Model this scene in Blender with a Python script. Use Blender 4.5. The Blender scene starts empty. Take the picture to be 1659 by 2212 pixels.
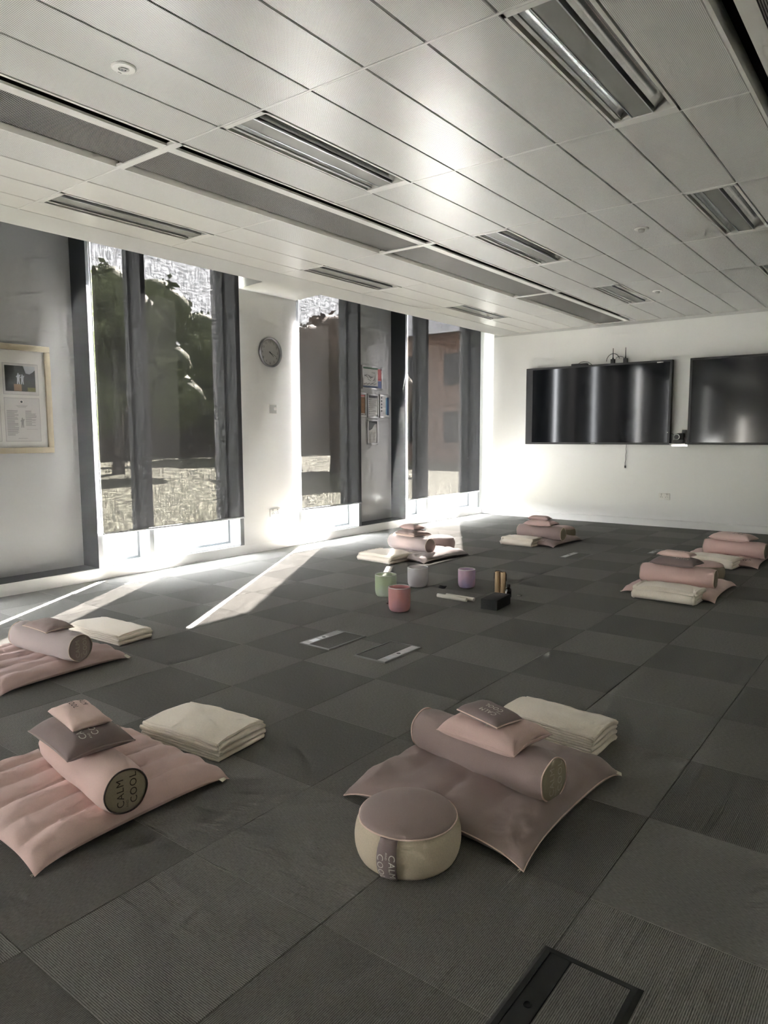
import bpy, bmesh, math, random
from mathutils import Vector, Matrix, noise
random.seed(7)
scn = bpy.context.scene
col = scn.collection
PI = math.pi

# ---------------------------------------------------------------- camera
CAM = Vector((5.5483, 0.0, 1.2142))
YAW, PITCH, ROLL, FPX = -0.652474, 0.106827, -0.003334, 1531.39
fw = Vector((math.sin(YAW)*math.cos(PITCH), math.cos(YAW)*math.cos(PITCH), -math.sin(PITCH)))
r0 = Vector((math.cos(YAW), -math.sin(YAW), 0)); u0 = r0.cross(fw)
rt = math.cos(ROLL)*r0 + math.sin(ROLL)*u0
up = -math.sin(ROLL)*r0 + math.cos(ROLL)*u0
cd = bpy.data.cameras.new('camera'); cam = bpy.data.objects.new('camera', cd); col.objects.link(cam)
cd.sensor_fit = 'VERTICAL'; cd.sensor_height = 36.0; cd.sensor_width = 27.0
cd.lens = FPX/2212*36.0; cd.clip_start = 0.02; cd.clip_end = 400
M = Matrix((rt, up, -fw)).transposed().to_4x4(); M.translation = CAM
cam.matrix_world = M
scn.camera = cam

# ---------------------------------------------------------------- world, sun, exposure
SUN_EL = math.radians(35.6)
sun_h = Vector((0.53, -0.848, 0)).normalized()
sun_dir = Vector((sun_h.x*math.cos(SUN_EL), sun_h.y*math.cos(SUN_EL), -math.sin(SUN_EL)))
sd = bpy.data.lights.new('sun', 'SUN'); sun = bpy.data.objects.new('sun', sd); col.objects.link(sun)
sd.energy = 18.0; sd.angle = math.radians(0.53); sd.color = (1.0, 0.95, 0.89)
sun.rotation_euler = sun_dir.to_track_quat('-Z', 'Y').to_euler(); sun.location = (-6, 14, 9)
w = bpy.data.worlds.new('sky'); scn.world = w; w.use_nodes = True
wn = w.node_tree; wn.nodes.clear()
bg = wn.nodes.new('ShaderNodeBackground'); bg.inputs[0].default_value = (0.94, 0.965, 1.0, 1); bg.inputs[1].default_value = 1.0   # bright hazy sky
wo = wn.nodes.new('ShaderNodeOutputWorld')
wn.links.new(bg.outputs[0], wo.inputs[0])
scn.view_settings.view_transform = 'Standard'; scn.view_settings.look = 'None'
scn.view_settings.gamma = 1.0; scn.view_settings.use_curve_mapping = False
scn.view_settings.exposure = 5.6
cy = scn.cycles
cy.max_bounces = 8; cy.diffuse_bounces = 5; cy.glossy_bounces = 4; cy.transmission_bounces = 6; cy.transparent_max_bounces = 12
cy.sample_clamp_indirect = 12.0; cy.caustics_reflective = False; cy.caustics_refractive = False
cy.use_denoising = True; cy.use_adaptive_sampling = True; cy.adaptive_threshold = 0.03; cy.adaptive_min_samples = 16

# ---------------------------------------------------------------- helpers
def lin(c):
    return tuple(((x/255)/12.92 if x/255 <= 0.04045 else ((x/255+0.055)/1.055)**2.4) for x in c)

class MB:
    def __init__(s): s.v = []; s.f = []; s.m = []
    def add(s, vs, fs, mi=0):
        o = len(s.v); s.v += [tuple(p) for p in vs]
        for f in fs: s.f.append(tuple(i+o for i in f)); s.m.append(mi)
        return s
    def box(s, x0, y0, z0, x1, y1, z1, mi=0):
        vs = [(x0,y0,z0),(x1,y0,z0),(x1,y1,z0),(x0,y1,z0),(x0,y0,z1),(x1,y0,z1),(x1,y1,z1),(x0,y1,z1)]
        return s.add(vs, [(0,3,2,1),(4,5,6,7),(0,1,5,4),(1,2,6,5),(2,3,7,6),(3,0,4,7)], mi)
    def bbox(s, x0, y0, z0, x1, y1, z1, b=0.004, mi=0):
        """box with a chamfer of b on all edges"""
        bm = bmesh.new(); bmesh.ops.create_cube(bm, size=1.0)
        for v in bm.verts: v.co = Vector(((x0+x1)/2+v.co.x*(x1-x0), (y0+y1)/2+v.co.y*(y1-y0), (z0+z1)/2+v.co.z*(z1-z0)))
        bmesh.ops.bevel(bm, geom=list(bm.edges), offset=b, segments=2, affect='EDGES', profile=0.5)
        bm.verts.index_update()
        s.add([v.co for v in bm.verts], [[v.index for v in f.verts] for f in bm.faces], mi); bm.free(); return s
    def prism(s, pts, z0, z1, mi=0):
        n = len(pts)
        vs = [(p[0],p[1],z0) for p in pts]+[(p[0],p[1],z1) for p in pts]
        return s.add(vs, [tuple(range(n-1,-1,-1)), tuple(range(n,2*n))]+[(i,(i+1)%n,(i+1)%n+n,i+n) for i in range(n)], mi)
    def lathe(s, prof, n=24, cap=True, mi=0, c=(0,0,0), ax='z'):
        vs = []; fs = []
        for (r, z) in prof:
            for i in range(n):
                a = 2*PI*i/n; p = (r*math.cos(a), r*math.sin(a), z)
                if ax == 'x': p = (p[2], p[0], p[1])
                elif ax == 'y': p = (p[1], p[2], p[0])
                vs.append((p[0]+c[0], p[1]+c[1], p[2]+c[2]))
        k = len(prof)
        for j in range(k-1):
            for i in range(n): fs.append((j*n+i, j*n+(i+1)%n, (j+1)*n+(i+1)%n, (j+1)*n+i))
        if cap: fs.append(tuple(range(n-1,-1,-1))); fs.append(tuple(range((k-1)*n, k*n)))
        return s.add(vs, fs, mi)
    def tube(s, pts, r, n=6, mi=0, closed=False):
        pts = [Vector(p) for p in pts]; k = len(pts); vs = []; fs = []
        prev = None
        for j, p in enumerate(pts):
            a = pts[(j-1) % k] if (closed or j > 0) else pts[j]
            b = pts[(j+1) % k] if (closed or j < k-1) else pts[j]
            t = (b-a).normalized()
            ref = prev if prev is not None else (Vector((0,0,1)) if abs(t.z) < .9 else Vector((1,0,0)))
            n1 = (ref - t*ref.dot(t)).normalized(); prev = n1; n2 = t.cross(n1)
            rr = r[j] if isinstance(r, (list, tuple)) else r
            for i in range(n):
                an = 2*PI*i/n; vs.append(p+n1*rr*math.cos(an)+n2*rr*math.sin(an))
        m = k if closed else k-1
        for j in range(m):
            for i in range(n): fs.append((j*n+i, j*n+(i+1)%n, ((j+1)%k)*n+(i+1)%n, ((j+1)%k)*n+i))
        if not closed: fs.append(tuple(range(n-1,-1,-1))); fs.append(tuple(range((k-1)*n, k*n)))
        return s.add(vs, fs, mi)
    def build(s, name, mats, parent=None, smooth=False, loc=None, auto=None):
        me = bpy.data.meshes.new(name); me.from_pydata(s.v, [], s.f)
        if not isinstance(mats, (list, tuple)): mats = [mats]
        for m in mats: me.materials.append(m)
        if len(mats) > 1: me.polygons.foreach_set('material_index', s.m)
        if smooth: me.polygons.foreach_set('use_smooth', [True]*len(me.polygons))
        me.update()
        bm = bmesh.new(); bm.from_mesh(me); bmesh.ops.recalc_face_normals(bm, faces=bm.faces); bm.to_mesh(me); bm.free()
        if smooth and auto: me.set_sharp_from_angle(angle=math.radians(auto))
        o = bpy.data.objects.new(name, me); col.objects.link(o)
        if parent: o.parent = parent
        if loc: o.location = loc
        return o

def tag(o, label=None, cat=None, group=None, kind=None):
    if label: o['label'] = label
    if cat: o['category'] = cat
    if group: o['group'] = group
    if kind: o['kind'] = kind
    return o
def thing(name, label, cat, loc=(0,0,0), rz=0, group=None):
    o = bpy.data.objects.new(name, None); col.objects.link(o); o.empty_display_size = 0.1
    o.location = loc; o.rotation_euler = (0,0,rz)
    return tag(o, label, cat, group)
def struct(o, label=None): 
    o['kind'] = 'structure'
    if label: o['label'] = label
    return o

# ---------------------------------------------------------------- materials
def mat(name, color, rough=0.6, metal=0.0, spec=0.5, **kw):
    m = bpy.data.materials.new(name); m.use_nodes = True
    b = m.node_tree.nodes['Principled BSDF']
    b.inputs['Base Color'].default_value = (*color, 1); b.inputs['Roughness'].default_value = rough
    b.inputs['Metallic'].default_value = metal; b.inputs['Specular IOR Level'].default_value = spec
    for k, v in kw.items(): b.inputs[k.replace('_', ' ')].default_value = v
    return m
def nodes(m): return m.node_tree.nodes, m.node_tree.links, m.node_tree.nodes['Principled BSDF']
def noisy(m, color, amt=0.12, scale=60, bump=0.2, dist=0.002, detail=3, coord='Object', col2=None, stretch=None):
    """colour variation and fine relief"""
    N, L, b = nodes(m)
    tc = N.new('ShaderNodeTexCoord'); nz = N.new('ShaderNodeTexNoise'); nz.inputs['Scale'].default_value = scale; nz.inputs['Detail'].default_value = detail
    src = tc.outputs[coord]
    if stretch:
        mp = N.new('ShaderNodeMapping'); mp.inputs['Scale'].default_value = stretch; L.new(src, mp.inputs[0]); src = mp.outputs[0]
    L.new(src, nz.inputs['Vector'])
    mx = N.new('ShaderNodeMix'); mx.data_type = 'RGBA'
    c2 = col2 or tuple(c*(1+amt) for c in color); c1 = tuple(c*(1-amt) for c in color)
    mx.inputs[6].default_value = (*c1, 1); mx.inputs[7].default_value = (*c2, 1)
    L.new(nz.outputs['Fac'], mx.inputs[0]); L.new(mx.outputs[2], b.inputs['Base Color'])
    if bump:
        bp = N.new('ShaderNodeBump'); bp.inputs['Strength'].default_value = bump; bp.inputs['Distance'].default_value = dist
        L.new(nz.outputs['Fac'], bp.inputs['Height']); L.new(bp.outputs[0], b.inputs['Normal'])
    return m
def fabric(name, rgb, scale=380, sheen=0.25, bump=0.25, amt=0.10):
    c = lin(rgb); m = mat(name, c, 0.92, 0, 0.15); noisy(m, c, amt, scale, bump, 0.0008)
    m.node_tree.nodes['Principled BSDF'].inputs['Sheen Weight'].default_value = sheen
    m.node_tree.nodes['Principled BSDF'].inputs['Sheen Roughness'].default_value = 0.5
    return m
def math_node(N, L, op, a, b=None):
    n = N.new('ShaderNodeMath'); n.operation = op
    for i, x in enumerate((a, b)):
        if x is None: continue
        if isinstance(x, (int, float)): n.inputs[i].default_value = x
        else: L.new(x, n.inputs[i])
    return n.outputs[0]
def perforated(name, base, hole, pitch, thr, rough, spec=0.5, metal=0.0, coat=0.0):
    m = mat(name, base, rough, metal, spec); N, L, b = nodes(m)
    tc = N.new('ShaderNodeTexCoord'); sp = N.new('ShaderNodeSeparateXYZ'); L.new(tc.outputs['Object'], sp.inputs[0])
    k = 2*PI/pitch
    a = math_node(N, L, 'ADD', sp.outputs[0], sp.outputs[1]); d = math_node(N, L, 'SUBTRACT', sp.outputs[0], sp.outputs[1])
    sa = math_node(N, L, 'SINE', math_node(N, L, 'MULTIPLY', a, k)); sb = math_node(N, L, 'SINE', math_node(N, L, 'MULTIPLY', d, k))
    h = math_node(N, L, 'GREATER_THAN', math_node(N, L, 'MULTIPLY', sa, sb), thr)
    mx = N.new('ShaderNodeMix'); mx.data_type = 'RGBA'; mx.inputs[6].default_value = (*base, 1); mx.inputs[7].default_value = (*hole, 1)
    L.new(h, mx.inputs[0]); L.new(mx.outputs[2], b.inputs['Base Color'])
    ms = math_node(N, L, 'MULTIPLY', math_node(N, L, 'SUBTRACT', 1.0, h), spec); L.new(ms, b.inputs['Specular IOR Level'])
    # slight waviness of the sheet metal
    nz = N.new('ShaderNodeTexNoise'); nz.inputs['Scale'].default_value = 2.2; nz.inputs['Detail'].default_value = 1
    L.new(tc.outputs['Object'], nz.inputs['Vector'])
    bp = N.new('ShaderNodeBump'); bp.inputs['Strength'].default_value = 0.25; bp.inputs['Distance'].default_value = 0.01
    L.new(nz.outputs['Fac'], bp.inputs['Height']); L.new(bp.outputs[0], b.inputs['Normal'])
    return m
def carpet(name, c, axis, pitch=0.0048):
    m = mat(name, c, 0.97, 0, 0.05); N, L, b = nodes(m)
    tc = N.new('ShaderNodeTexCoord'); sp = N.new('ShaderNodeSeparateXYZ'); L.new(tc.outputs['Object'], sp.inputs[0])
    nz = N.new('ShaderNodeTexNoise'); nz.inputs['Scale'].default_value = 260; nz.inputs['Detail'].default_value = 2
    oi = N.new('ShaderNodeObjectInfo')
    va = N.new('ShaderNodeVectorMath'); va.operation = 'ADD'; L.new(tc.outputs['Object'], va.inputs[0]); L.new(oi.outputs['Location'], va.inputs[1])
    mp = N.new('ShaderNodeMapping'); mp.inputs['Scale'].default_value = (0.30, 1.2, 1) if axis == 'x' else (1.3, 0.35, 1)
    L.new(va.outputs[0], mp.inputs[0]); L.new(mp.outputs[0], nz.inputs['Vector'])
    rib = math_node(N, L, 'SINE', math_node(N, L, 'MULTIPLY', sp.outputs[1 if axis == 'x' else 0], 2*PI/pitch))
    rib = math_node(N, L, 'MULTIPLY', math_node(N, L, 'ADD', rib, 1.0), 0.5)
    h = math_node(N, L, 'ADD', math_node(N, L, 'MULTIPLY', rib, 0.55), math_node(N, L, 'MULTIPLY', nz.outputs['Fac'], 0.6))
    mx = N.new('ShaderNodeMix'); mx.data_type = 'RGBA'
    mx.inputs[6].default_value = (*[x*0.18 for x in c], 1); mx.inputs[7].default_value = (*[x*1.80 for x in c], 1)
    L.new(h, mx.inputs[0])
    # each tile its own slight shade
    rv = math_node(N, L, 'ADD', math_node(N, L, 'MULTIPLY', oi.outputs['Random'], 0.10), 0.95)
    mm = N.new('ShaderNodeMix'); mm.data_type = 'RGBA'; mm.blend_type = 'MULTIPLY'; mm.inputs[0].default_value = 1
    cb = N.new('ShaderNodeCombineColor'); [L.new(rv, cb.inputs[i]) for i in range(3)]
    L.new(mx.outputs[2], mm.inputs[6]); L.new(cb.outputs[0], mm.inputs[7]); L.new(mm.outputs[2], b.inputs['Base Color'])
    bp = N.new('ShaderNodeBump'); bp.inputs['Strength'].default_value = 0.5; bp.inputs['Distance'].default_value = 0.002
    L.new(h, bp.inputs['Height']); L.new(bp.outputs[0], b.inputs['Normal'])
    return m

C_CARP = (0.205, 0.201, 0.190)
carp = {(p, a): carpet('carpet_%s_%s' % (('dark', 'light')[p], a), tuple(x*(0.86, 1.04)[p] for x in C_CARP), a) for p in (0, 1) for a in 'xy'}
m_screed = mat('screed', (0.03,0.03,0.03), 0.9)
m_wall = noisy(mat('painted_wall', (0.83,0.83,0.81), 0.7, 0, 0.25), (0.83,0.83,0.81), 0.015, 90, 0.06, 0.001)
m_white = noisy(mat('white_paint', (0.78,0.78,0.76), 0.45, 0, 0.4), (0.78,0.78,0.76), 0.012, 40, 0.02, 0.001)
m_soffit = noisy(mat('plasterboard', (0.60,0.60,0.585), 0.75, 0, 0.2), (0.60,0.60,0.585), 0.012, 60, 0.03, 0.001)
m_tile = perforated('perforated_tile', (0.74,0.735,0.71), (0.16,0.155,0.145), 0.0125, 0.42, 0.33, 0.55)
m_tile_plain = noisy(mat('plain_tile', (0.67,0.66,0.63), 0.33, 0, 0.5), (0.67,0.66,0.63), 0.012, 30, 0.03, 0.001)
m_bar = mat('grid_bar', (0.73,0.72,0.69), 0.4)
m_void = mat('ceiling_void', (0.012,0.012,0.012), 0.9)
m_grille = perforated('beam_grille', (0.40,0.39,0.37), (0.012,0.012,0.012), 0.017, -0.02, 0.4, 0.4)
m_black = mat('black_plastic', (0.010,0.010,0.011), 0.45)
m_rubber = noisy(mat('black_rubber', (0.022,0.022,0.022), 0.8), (0.022,0.022,0.022), 0.2, 200, 0.1)
m_darkframe = mat('anthracite_frame', (0.035,0.040,0.044), 0.5, 0.0, 0.3)
m_alu = mat('silver_aluminium', (0.62,0.64,0.66), 0.35, 0.85)
m_steel = mat('brushed_steel', (0.55,0.55,0.54), 0.3, 1.0)
m_panel = noisy(mat('grey_infill_panel', (0.50,0.505,0.50), 0.30, 0, 0.5), (0.50,0.505,0.50), 0.01, 5, 0.02, 0.002)
m_winwhite = mat('window_grey', (0.16,0.17,0.175), 0.45)
m_sill = mat('sill_white', (0.66,0.69,0.70), 0.4)
m_reflector = noisy(mat('mirror_reflector', (0.85,0.85,0.85), 0.22, 0.9), (0.85,0.85,0.85), 0.08, 9, 0.10, 0.01)
m_lampcover = noisy(mat('lamp_cover', (0.27,0.27,0.25), 0.5), (0.27,0.27,0.25), 0.08, 8, 0.0)
m_screen = mat('display_glass', (0.004,0.0045,0.006), 0.075, 0, 0.35)
m_socket = mat('socket_white', (0.78,0.77,0.73), 0.35)
m_socketgrey = mat('socket_grey', (0.42,0.42,0.40), 0.4)
m_cable = mat('cable_black', (0.012,0.012,0.012), 0.5)

# glass: thin pane, clear with a faint mirror
m_glass = bpy.data.materials.new('window_glass'); m_glass.use_nodes = True
N = m_glass.node_tree.nodes; L = m_glass.node_tree.links; N.remove(N['Principled BSDF'])
tr = N.new('ShaderNodeBsdfTransparent'); tr.inputs[0].default_value = (0.93,0.93,0.93,1)
gl = N.new('ShaderNodeBsdfGlossy'); gl.inputs['Roughness'].default_value = 0.02
mx = N.new('ShaderNodeMixShader'); mx.inputs[0].default_value = 0.05; L.new(tr.outputs[0], mx.inputs[1]); L.new(gl.outputs[0], mx.inputs[2])
L.new(mx.outputs[0], N['Material Output'].inputs[0])

# roller blind screen cloth: open weave (lets light straight through) + a little diffuse and translucent cloth
m_blind = bpy.data.materials.new('blind_screen_cloth'); m_blind.use_nodes = True
N = m_blind.node_tree.nodes; L = m_blind.node_tree.links; N.remove(N['Principled BSDF'])
tc = N.new('ShaderNodeTexCoord'); mp = N.new('ShaderNodeMapping'); mp.inputs['Scale'].default_value = (1, 1, 0.12); L.new(tc.outputs['Object'], mp.inputs[0])
n1 = N.new('ShaderNodeTexNoise'); n1.inputs['Scale'].default_value = 85; n1.inputs['Detail'].default_value = 2; L.new(mp.outputs[0], n1.inputs['Vector'])
mp2 = N.new('ShaderNodeMapping'); mp2.inputs['Scale'].default_value = (1, 0.12, 1); L.new(tc.outputs['Object'], mp2.inputs[0])
n2 = N.new('ShaderNodeTexNoise'); n2.inputs['Scale'].default_value = 85; n2.inputs['Detail'].default_value = 2; L.new(mp2.outputs[0], n2.inputs['Vector'])
wv = math_node(N, L, 'MULTIPLY', math_node(N, L, 'POWER', math_node(N, L, 'MULTIPLY', n1.outputs['Fac'], n2.outputs['Fac']), 1.6), 2.1)
OPEN = 0.022
op = math_node(N, L, 'MULTIPLY', wv, OPEN*4)
tr = N.new('ShaderNodeBsdfTransparent'); tr.inputs[0].default_value = (1,0.97,0.95,1)
df = N.new('ShaderNodeBsdfDiffuse'); df.inputs[0].default_value = (0.07,0.07,0.078,1)
tl = N.new('ShaderNodeBsdfTranslucent'); tl.inputs[0].default_value = (0.0003,0.0003,0.0003,1)
ad = N.new('ShaderNodeAddShader'); L.new(df.outputs[0], ad.inputs[0]); L.new(tl.outputs[0], ad.inputs[1])
mx = N.new('ShaderNodeMixShader'); L.new(op, mx.inputs[0]); L.new(ad.outputs[0], mx.inputs[1]); L.new(tr.outputs[0], mx.inputs[2])
L.new(mx.outputs[0], N['Material Output'].inputs[0])

# ---------------------------------------------------------------- room measures
ZC = 2.7186          # ceiling tile face
YB = 9.698           # back wall
YF = -7.2            # wall behind the camera
XR = 7.6             # right wall
ZT = 3.05            # underside of the slab over the ceiling void
def zsof(x): return ZC - 0.0645*(0.66-x)

# ---------------------------------------------------------------- floor
fl = struct(MB().box(-0.35, YF, -0.12, XR, YB+0.2, -0.0065).build('floor', m_screed), 'dark grey carpet-tiled floor')
GX, GY, TS = 3.9145, 4.2184, 0.5
tile_me = {}
def tile_mesh(key, w_, d_):
    b = 0.0012; g = 0.0004; h = 0.0064
    x0, x1, y0, y1 = -w_/2+g, w_/2-g, -d_/2+g, d_/2-g
    vs = [(x0,y0,0),(x1,y0,0),(x1,y1,0),(x0,y1,0),(x0,y0,h-b),(x1,y0,h-b),(x1,y1,h-b),(x0,y1,h-b),(x0+b,y0+b,h),(x1-b,y0+b,h),(x1-b,y1-b,h),(x0+b,y1-b,h)]
    fs = [(0,1,5,4),(1,2,6,5),(2,3,7,6),(3,0,4,7),(4,5,9,8),(5,6,10,9),(6,7,11,10),(7,4,8,11),(8,9,10,11)]
    me = bpy.data.meshes.new('carpet_tile'); me.from_pydata(vs, [], fs); return me
flip = {(1,-3), (2,-6), (0,-6), (1,-8), (3,-4), (-5,2), (-3,5)}
for ix in range(-9, 9):
    for iy in range(-10, 12):
        x0, x1 = max(GX+ix*TS, 0.0), min(GX+(ix+1)*TS, XR); y0, y1 = GY+iy*TS, min(GY+(iy+1)*TS, YB)
        if x1-x0 < 0.02 or y1-y0 < 0.02: continue
        # only what the camera (or one a step aside) can see
        c = Vector(((x0+x1)/2, (y0+y1)/2, 0)) - CAM
        az = math.atan2(c.x, c.y) - YAW
        if c.xy.length > 2.2 and abs((az+PI) % (2*PI) - PI) > math.radians(48): continue
        if y1 < -0.9: continue
        par = (ix+iy) % 2
        if (ix, iy) in flip: par = 1-par
        ax = 'x' if (ix+iy) % 2 else 'y'
        if (ix, iy) in ((1,-6), (1,-7), (0,-4)): ax = 'y'
        if (ix, iy) in ((0,-6),): ax = 'x'
        key = (round(x1-x0, 3), round(y1-y0, 3), par, ax)
        if key not in tile_me:
            tile_me[key] = tile_mesh(key, x1-x0, y1-y0); tile_me[key].materials.append(carp[(par, ax)])
        o = bpy.data.objects.new('carpet_tile', tile_me[key]); col.objects.link(o); o.parent = fl
        o.location = ((x0+x1)/2, (y0+y1)/2, -0.0064)
# plain carpet under the rest of the room, behind the camera
rest = MB().box(0, YF, -0.0065, XR, -0.8, -0.001).build('carpet_remainder', carp[(0, 'y')], fl)

# ---------------------------------------------------------------- ceiling
ce = struct(MB().box(-0.35, YF, ZT, XR, YB+0.2, ZT+0.1).build('ceiling', m_void), 'white metal panel ceiling')
xs_left = [0.66, 0.91, 1.195, 1.495, 1.84]
xs_mid = [2.392, 2.697, 3.003, 3.305, 3.612, 3.918, 4.228, 4.537, 4.830]
xs_right = [5.385, 5.69, 6.0, 6.305, 6.61, 6.915, 7.22, 7.525]
ys = [2.415+1.201*k for k in range(-5, 7)]     # cross joints
YROWS = [(a, b) for a, b in zip(ys[:-1], ys[1:])]+[(ys[-1], YB)]
lamps_x = {0.91, 2.697, 4.228}
lamp_rows = {2, 4, 6, 0}                       # row indices counted from y=2.415
def row_i(y): return round((y-2.415)/1.201)
pan_me = {}
def add_panel(x0, x1, y0, y1, mt, gap=0.0035):
    key = (round(x1-x0, 3), round(y1-y0, 3), mt.name)
    if key not in pan_me:
        w_, d_ = (x1-x0)/2-gap, (y1-y0)/2-0.006; b = 0.0025; h = 0.03
        vs = [(-w_+b,-d_+b,0),(w_-b,-d_+b,0),(w_-b,d_-b,0),(-w_+b,d_-b,0),(-w_,-d_,b),(w_,-d_,b),(w_,d_,b),(-w_,d_,b),(-w_,-d_,h),(w_,-d_,h),(w_,d_,h),(-w_,d_,h)]
        fs = [(0,3,2,1),(0,1,5,4),(1,2,6,5),(2,3,7,6),(3,0,4,7),(4,5,9,8),(5,6,10,9),(6,7,11,10),(7,4,8,11),(8,9,10,11)]
        me = bpy.data.meshes.new('ceiling_panel'); me.from_pydata(vs, [], fs); me.materials.append(mt); pan_me[key] = me
    o = bpy.data.objects.new('ceiling_panel', pan_me[key]); col.objects.link(o); o.parent = ce
    o.location = ((x0+x1)/2, (y0+y1)/2, ZC)
lamp_cells = []
for xsl in (xs_left, xs_mid, xs_right):
    for x0, x1 in zip(xsl[:-1], xsl[1:]):
        for y0, y1 in YROWS:
            k = row_i(y0)
            if x0 in lamps_x and k in (0, 2, 4, -2): lamp_cells.append((x0, x1, y0, y1)); continue
            if y1 < -0.2 and xsl is not xs_right:
                continue
            if xsl is xs_right and x0 > 5.4: continue
            add_panel(x0, x1, y0, y1, m_tile if xsl is not xs_left or x0 > 1.4 else m_tile_plain)
# one sheet over the parts of the ceiling out of sight
MB().box(0.66, YF, ZC, 4.83, -1.19, ZC+0.03).box(5.69, YF, ZC, XR, YB, ZC+0.03).build('ceiling_remainder', m_tile_plain, ce)
# cross bars between the rows (light strips) and a black backing above everything
for y in ys:
    if y < -1.2: continue
    for a, b in ((0.66, 1.84), (2.392, 4.83)):
        MB().box(a, y-0.0055, ZC-0.0005, b, y+0.0055, ZC+0.02).build('grid_bar', m_bar, ce)
MB().box(0.66, YF, ZC+0.12, XR, YB, ZC+0.13).build('void_lining', m_void, ce)
# plasterboard margin along the windows (falls slightly towards them), cut back over the windows
NX = 0.352
def sof(pts):
    n = len(pts); vs = [(x, y, zsof(x)) for x, y in pts]+[(x, y, ZT) for x, y in pts]
    return vs, [tuple(range(n-1,-1,-1)), tuple(range(n,2*n))]+[(i,(i+1)%n,(i+1)%n+n,i+n) for i in range(n)]
PIERS = [(-0.6, 1.0), (4.885, 5.695)]
b = MB(); b.add(*sof([(NX, YF), (0.66, YF), (0.66, YB+0.12), (NX, YB+0.12)]))
for a, c in PIERS: b.add(*sof([(-0.05, a), (NX, a), (NX, c), (-0.05, c)]))
b.add(*sof([(-0.05, YF), (NX, YF), (NX, -6.4), (-0.05, -6.4)])); b.add(*sof([(-0.05, -4.4), (NX, -4.4), (NX, -2.6), (-0.05, -2.6)]))
tag(struct(b.build('trim_1', m_soffit)), 'white plasterboard margin of the ceiling above the windows')

# ---------------------------------------------------------------- walls
b = MB()
b.box(0.24, YB, -0.05, XR+0.2, YB+0.2, ZT).box(-0.4, YB+0.105, -0.05, 0.24, YB+0.3, ZT)
wb = struct(b.build('wall_back', m_wall), 'off-white painted end wall carrying the displays')
tag(struct(MB().box(0.25, YB-0.006, ZC-0.035, XR, YB, ZC-0.001).build('trim_2', m_soffit)), 'thin shadow-gap trim at the top of the end wall')
struct(MB().box(XR, YF, -0.05, XR+0.2, YB+0.2, ZT).build('wall_right', m_wall), 'off-white side wall')
struct(MB().box(-0.4, YF-0.2, -0.05, XR+0.2, YF, ZT).build('wall_front', m_wall), 'off-white wall behind the viewer')
b = MB()
b.add([(0.24,YB-0.014,0),(XR,YB-0.014,0),(XR,YB,0),(0.24,YB,0),(0.24,YB-0.014,0.085),(XR,YB-0.014,0.085),(XR,YB,0.1),(0.24,YB,0.1)], [(0,3,2,1),(4,5,6,7),(0,1,5,4),(1,2,6,5),(2,3,7,6),(3,0,4,7)])
b.box(0.0, YB+0.09, 0, 0.24, YB+0.105, 0.09)
struct(b.build('baseboard_back', m_white), 'white baseboard of the end wall')
struct(MB().box(-0.32, YF, -0.05, 0.0, YB+0.105, 0.098).box(0.0, YF, 0, 0.004, YB+0.105, 0.094).build('baseboard_left', m_white), 'white upstand under the windows')
# piers
b = MB()
for a, c in PIERS: b.box(-0.32, a, 0.098, 0.0, c, ZT)
b.box(-0.32, YF, 0.098, 0.0, -6.4, ZT); b.box(-0.32, -4.4, 0.098, 0.0, -2.6, ZT)
struct(b.build('wall_left', m_wall), 'white pier between the windows')

ZW0, ZW1 = 0.098, 2.98
XG = -0.195
def window(n, y0, y1, mulls, label):
    w_ = thing('window_%d' % n, label, None, (0,0,0)); struct(w_)
    b = MB()
    b.box(-0.30, y0, ZW0, 0.0, y0+0.045, ZW1); o = b.build('jamb', m_alu, w_)
    MB().box(-0.30, y1-0.05, ZW0, 0.0, y1, ZW1).build('jamb', m_winwhite, w_)
    MB().box(-0.30, y0+0.045, 2.92, 0.0, y1-0.05, ZW1).build('head', m_winwhite, w_)
    MB().box(-0.32, y0+0.045, ZW0, -0.01, y1-0.05, ZW0+0.012).build('sill', m_sill, w_)
    ed = [y0+0.045]
    for m in mulls:
        MB().box(-0.22, m-0.024, ZW0, 0.0, m+0.024, ZW1).build('mullion', m_winwhite, w_); ed += [m-0.024, m+0.024]
    ed.append(y1-0.05)
    for a, c in zip(ed[0::2], ed[1::2]):
        b = MB(); t = 0.022
        b.box(XG-0.03, a, ZW0+0.012, XG+0.03, a+t, 2.92).box(XG-0.03, c-t, ZW0+0.012, XG+0.03, c, 2.92)
        b.box(XG-0.03, a+t, ZW0+0.012, XG+0.03, c-t, ZW0+0.034).box(XG-0.03, a+t, 2.88, XG+0.03, c-t, 2.92)
        b.build('sash_frame', m_winwhite, w_)
        MB().box(XG-0.004, a+t, ZW0+0.034, XG+0.004, c-t, 2.88).build('pane', m_glass, w_)
    return w_
window(1, 3.262, 4.885, [3.79], 'tall window behind the wide blind beside the framed picture')
window(2, 5.695, 6.80, [], 'narrow window behind the blind between the clock pier and the posters')
window(3, 7.74, 9.72, [8.26], 'window behind the blind beside the end wall')
window(4, 1.0, 2.12, [], 'window left of the framed picture, out of view')
window(5, -2.6, -0.6, [-1.6], 'unseen window behind the viewer, guessed for fill light')  # display reflections suggest windows here; added unseen, place and size guessed for fill light
window(6, -6.4, -4.4, [-5.4], 'farthest unseen window behind the viewer, guessed for fill light')

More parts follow.
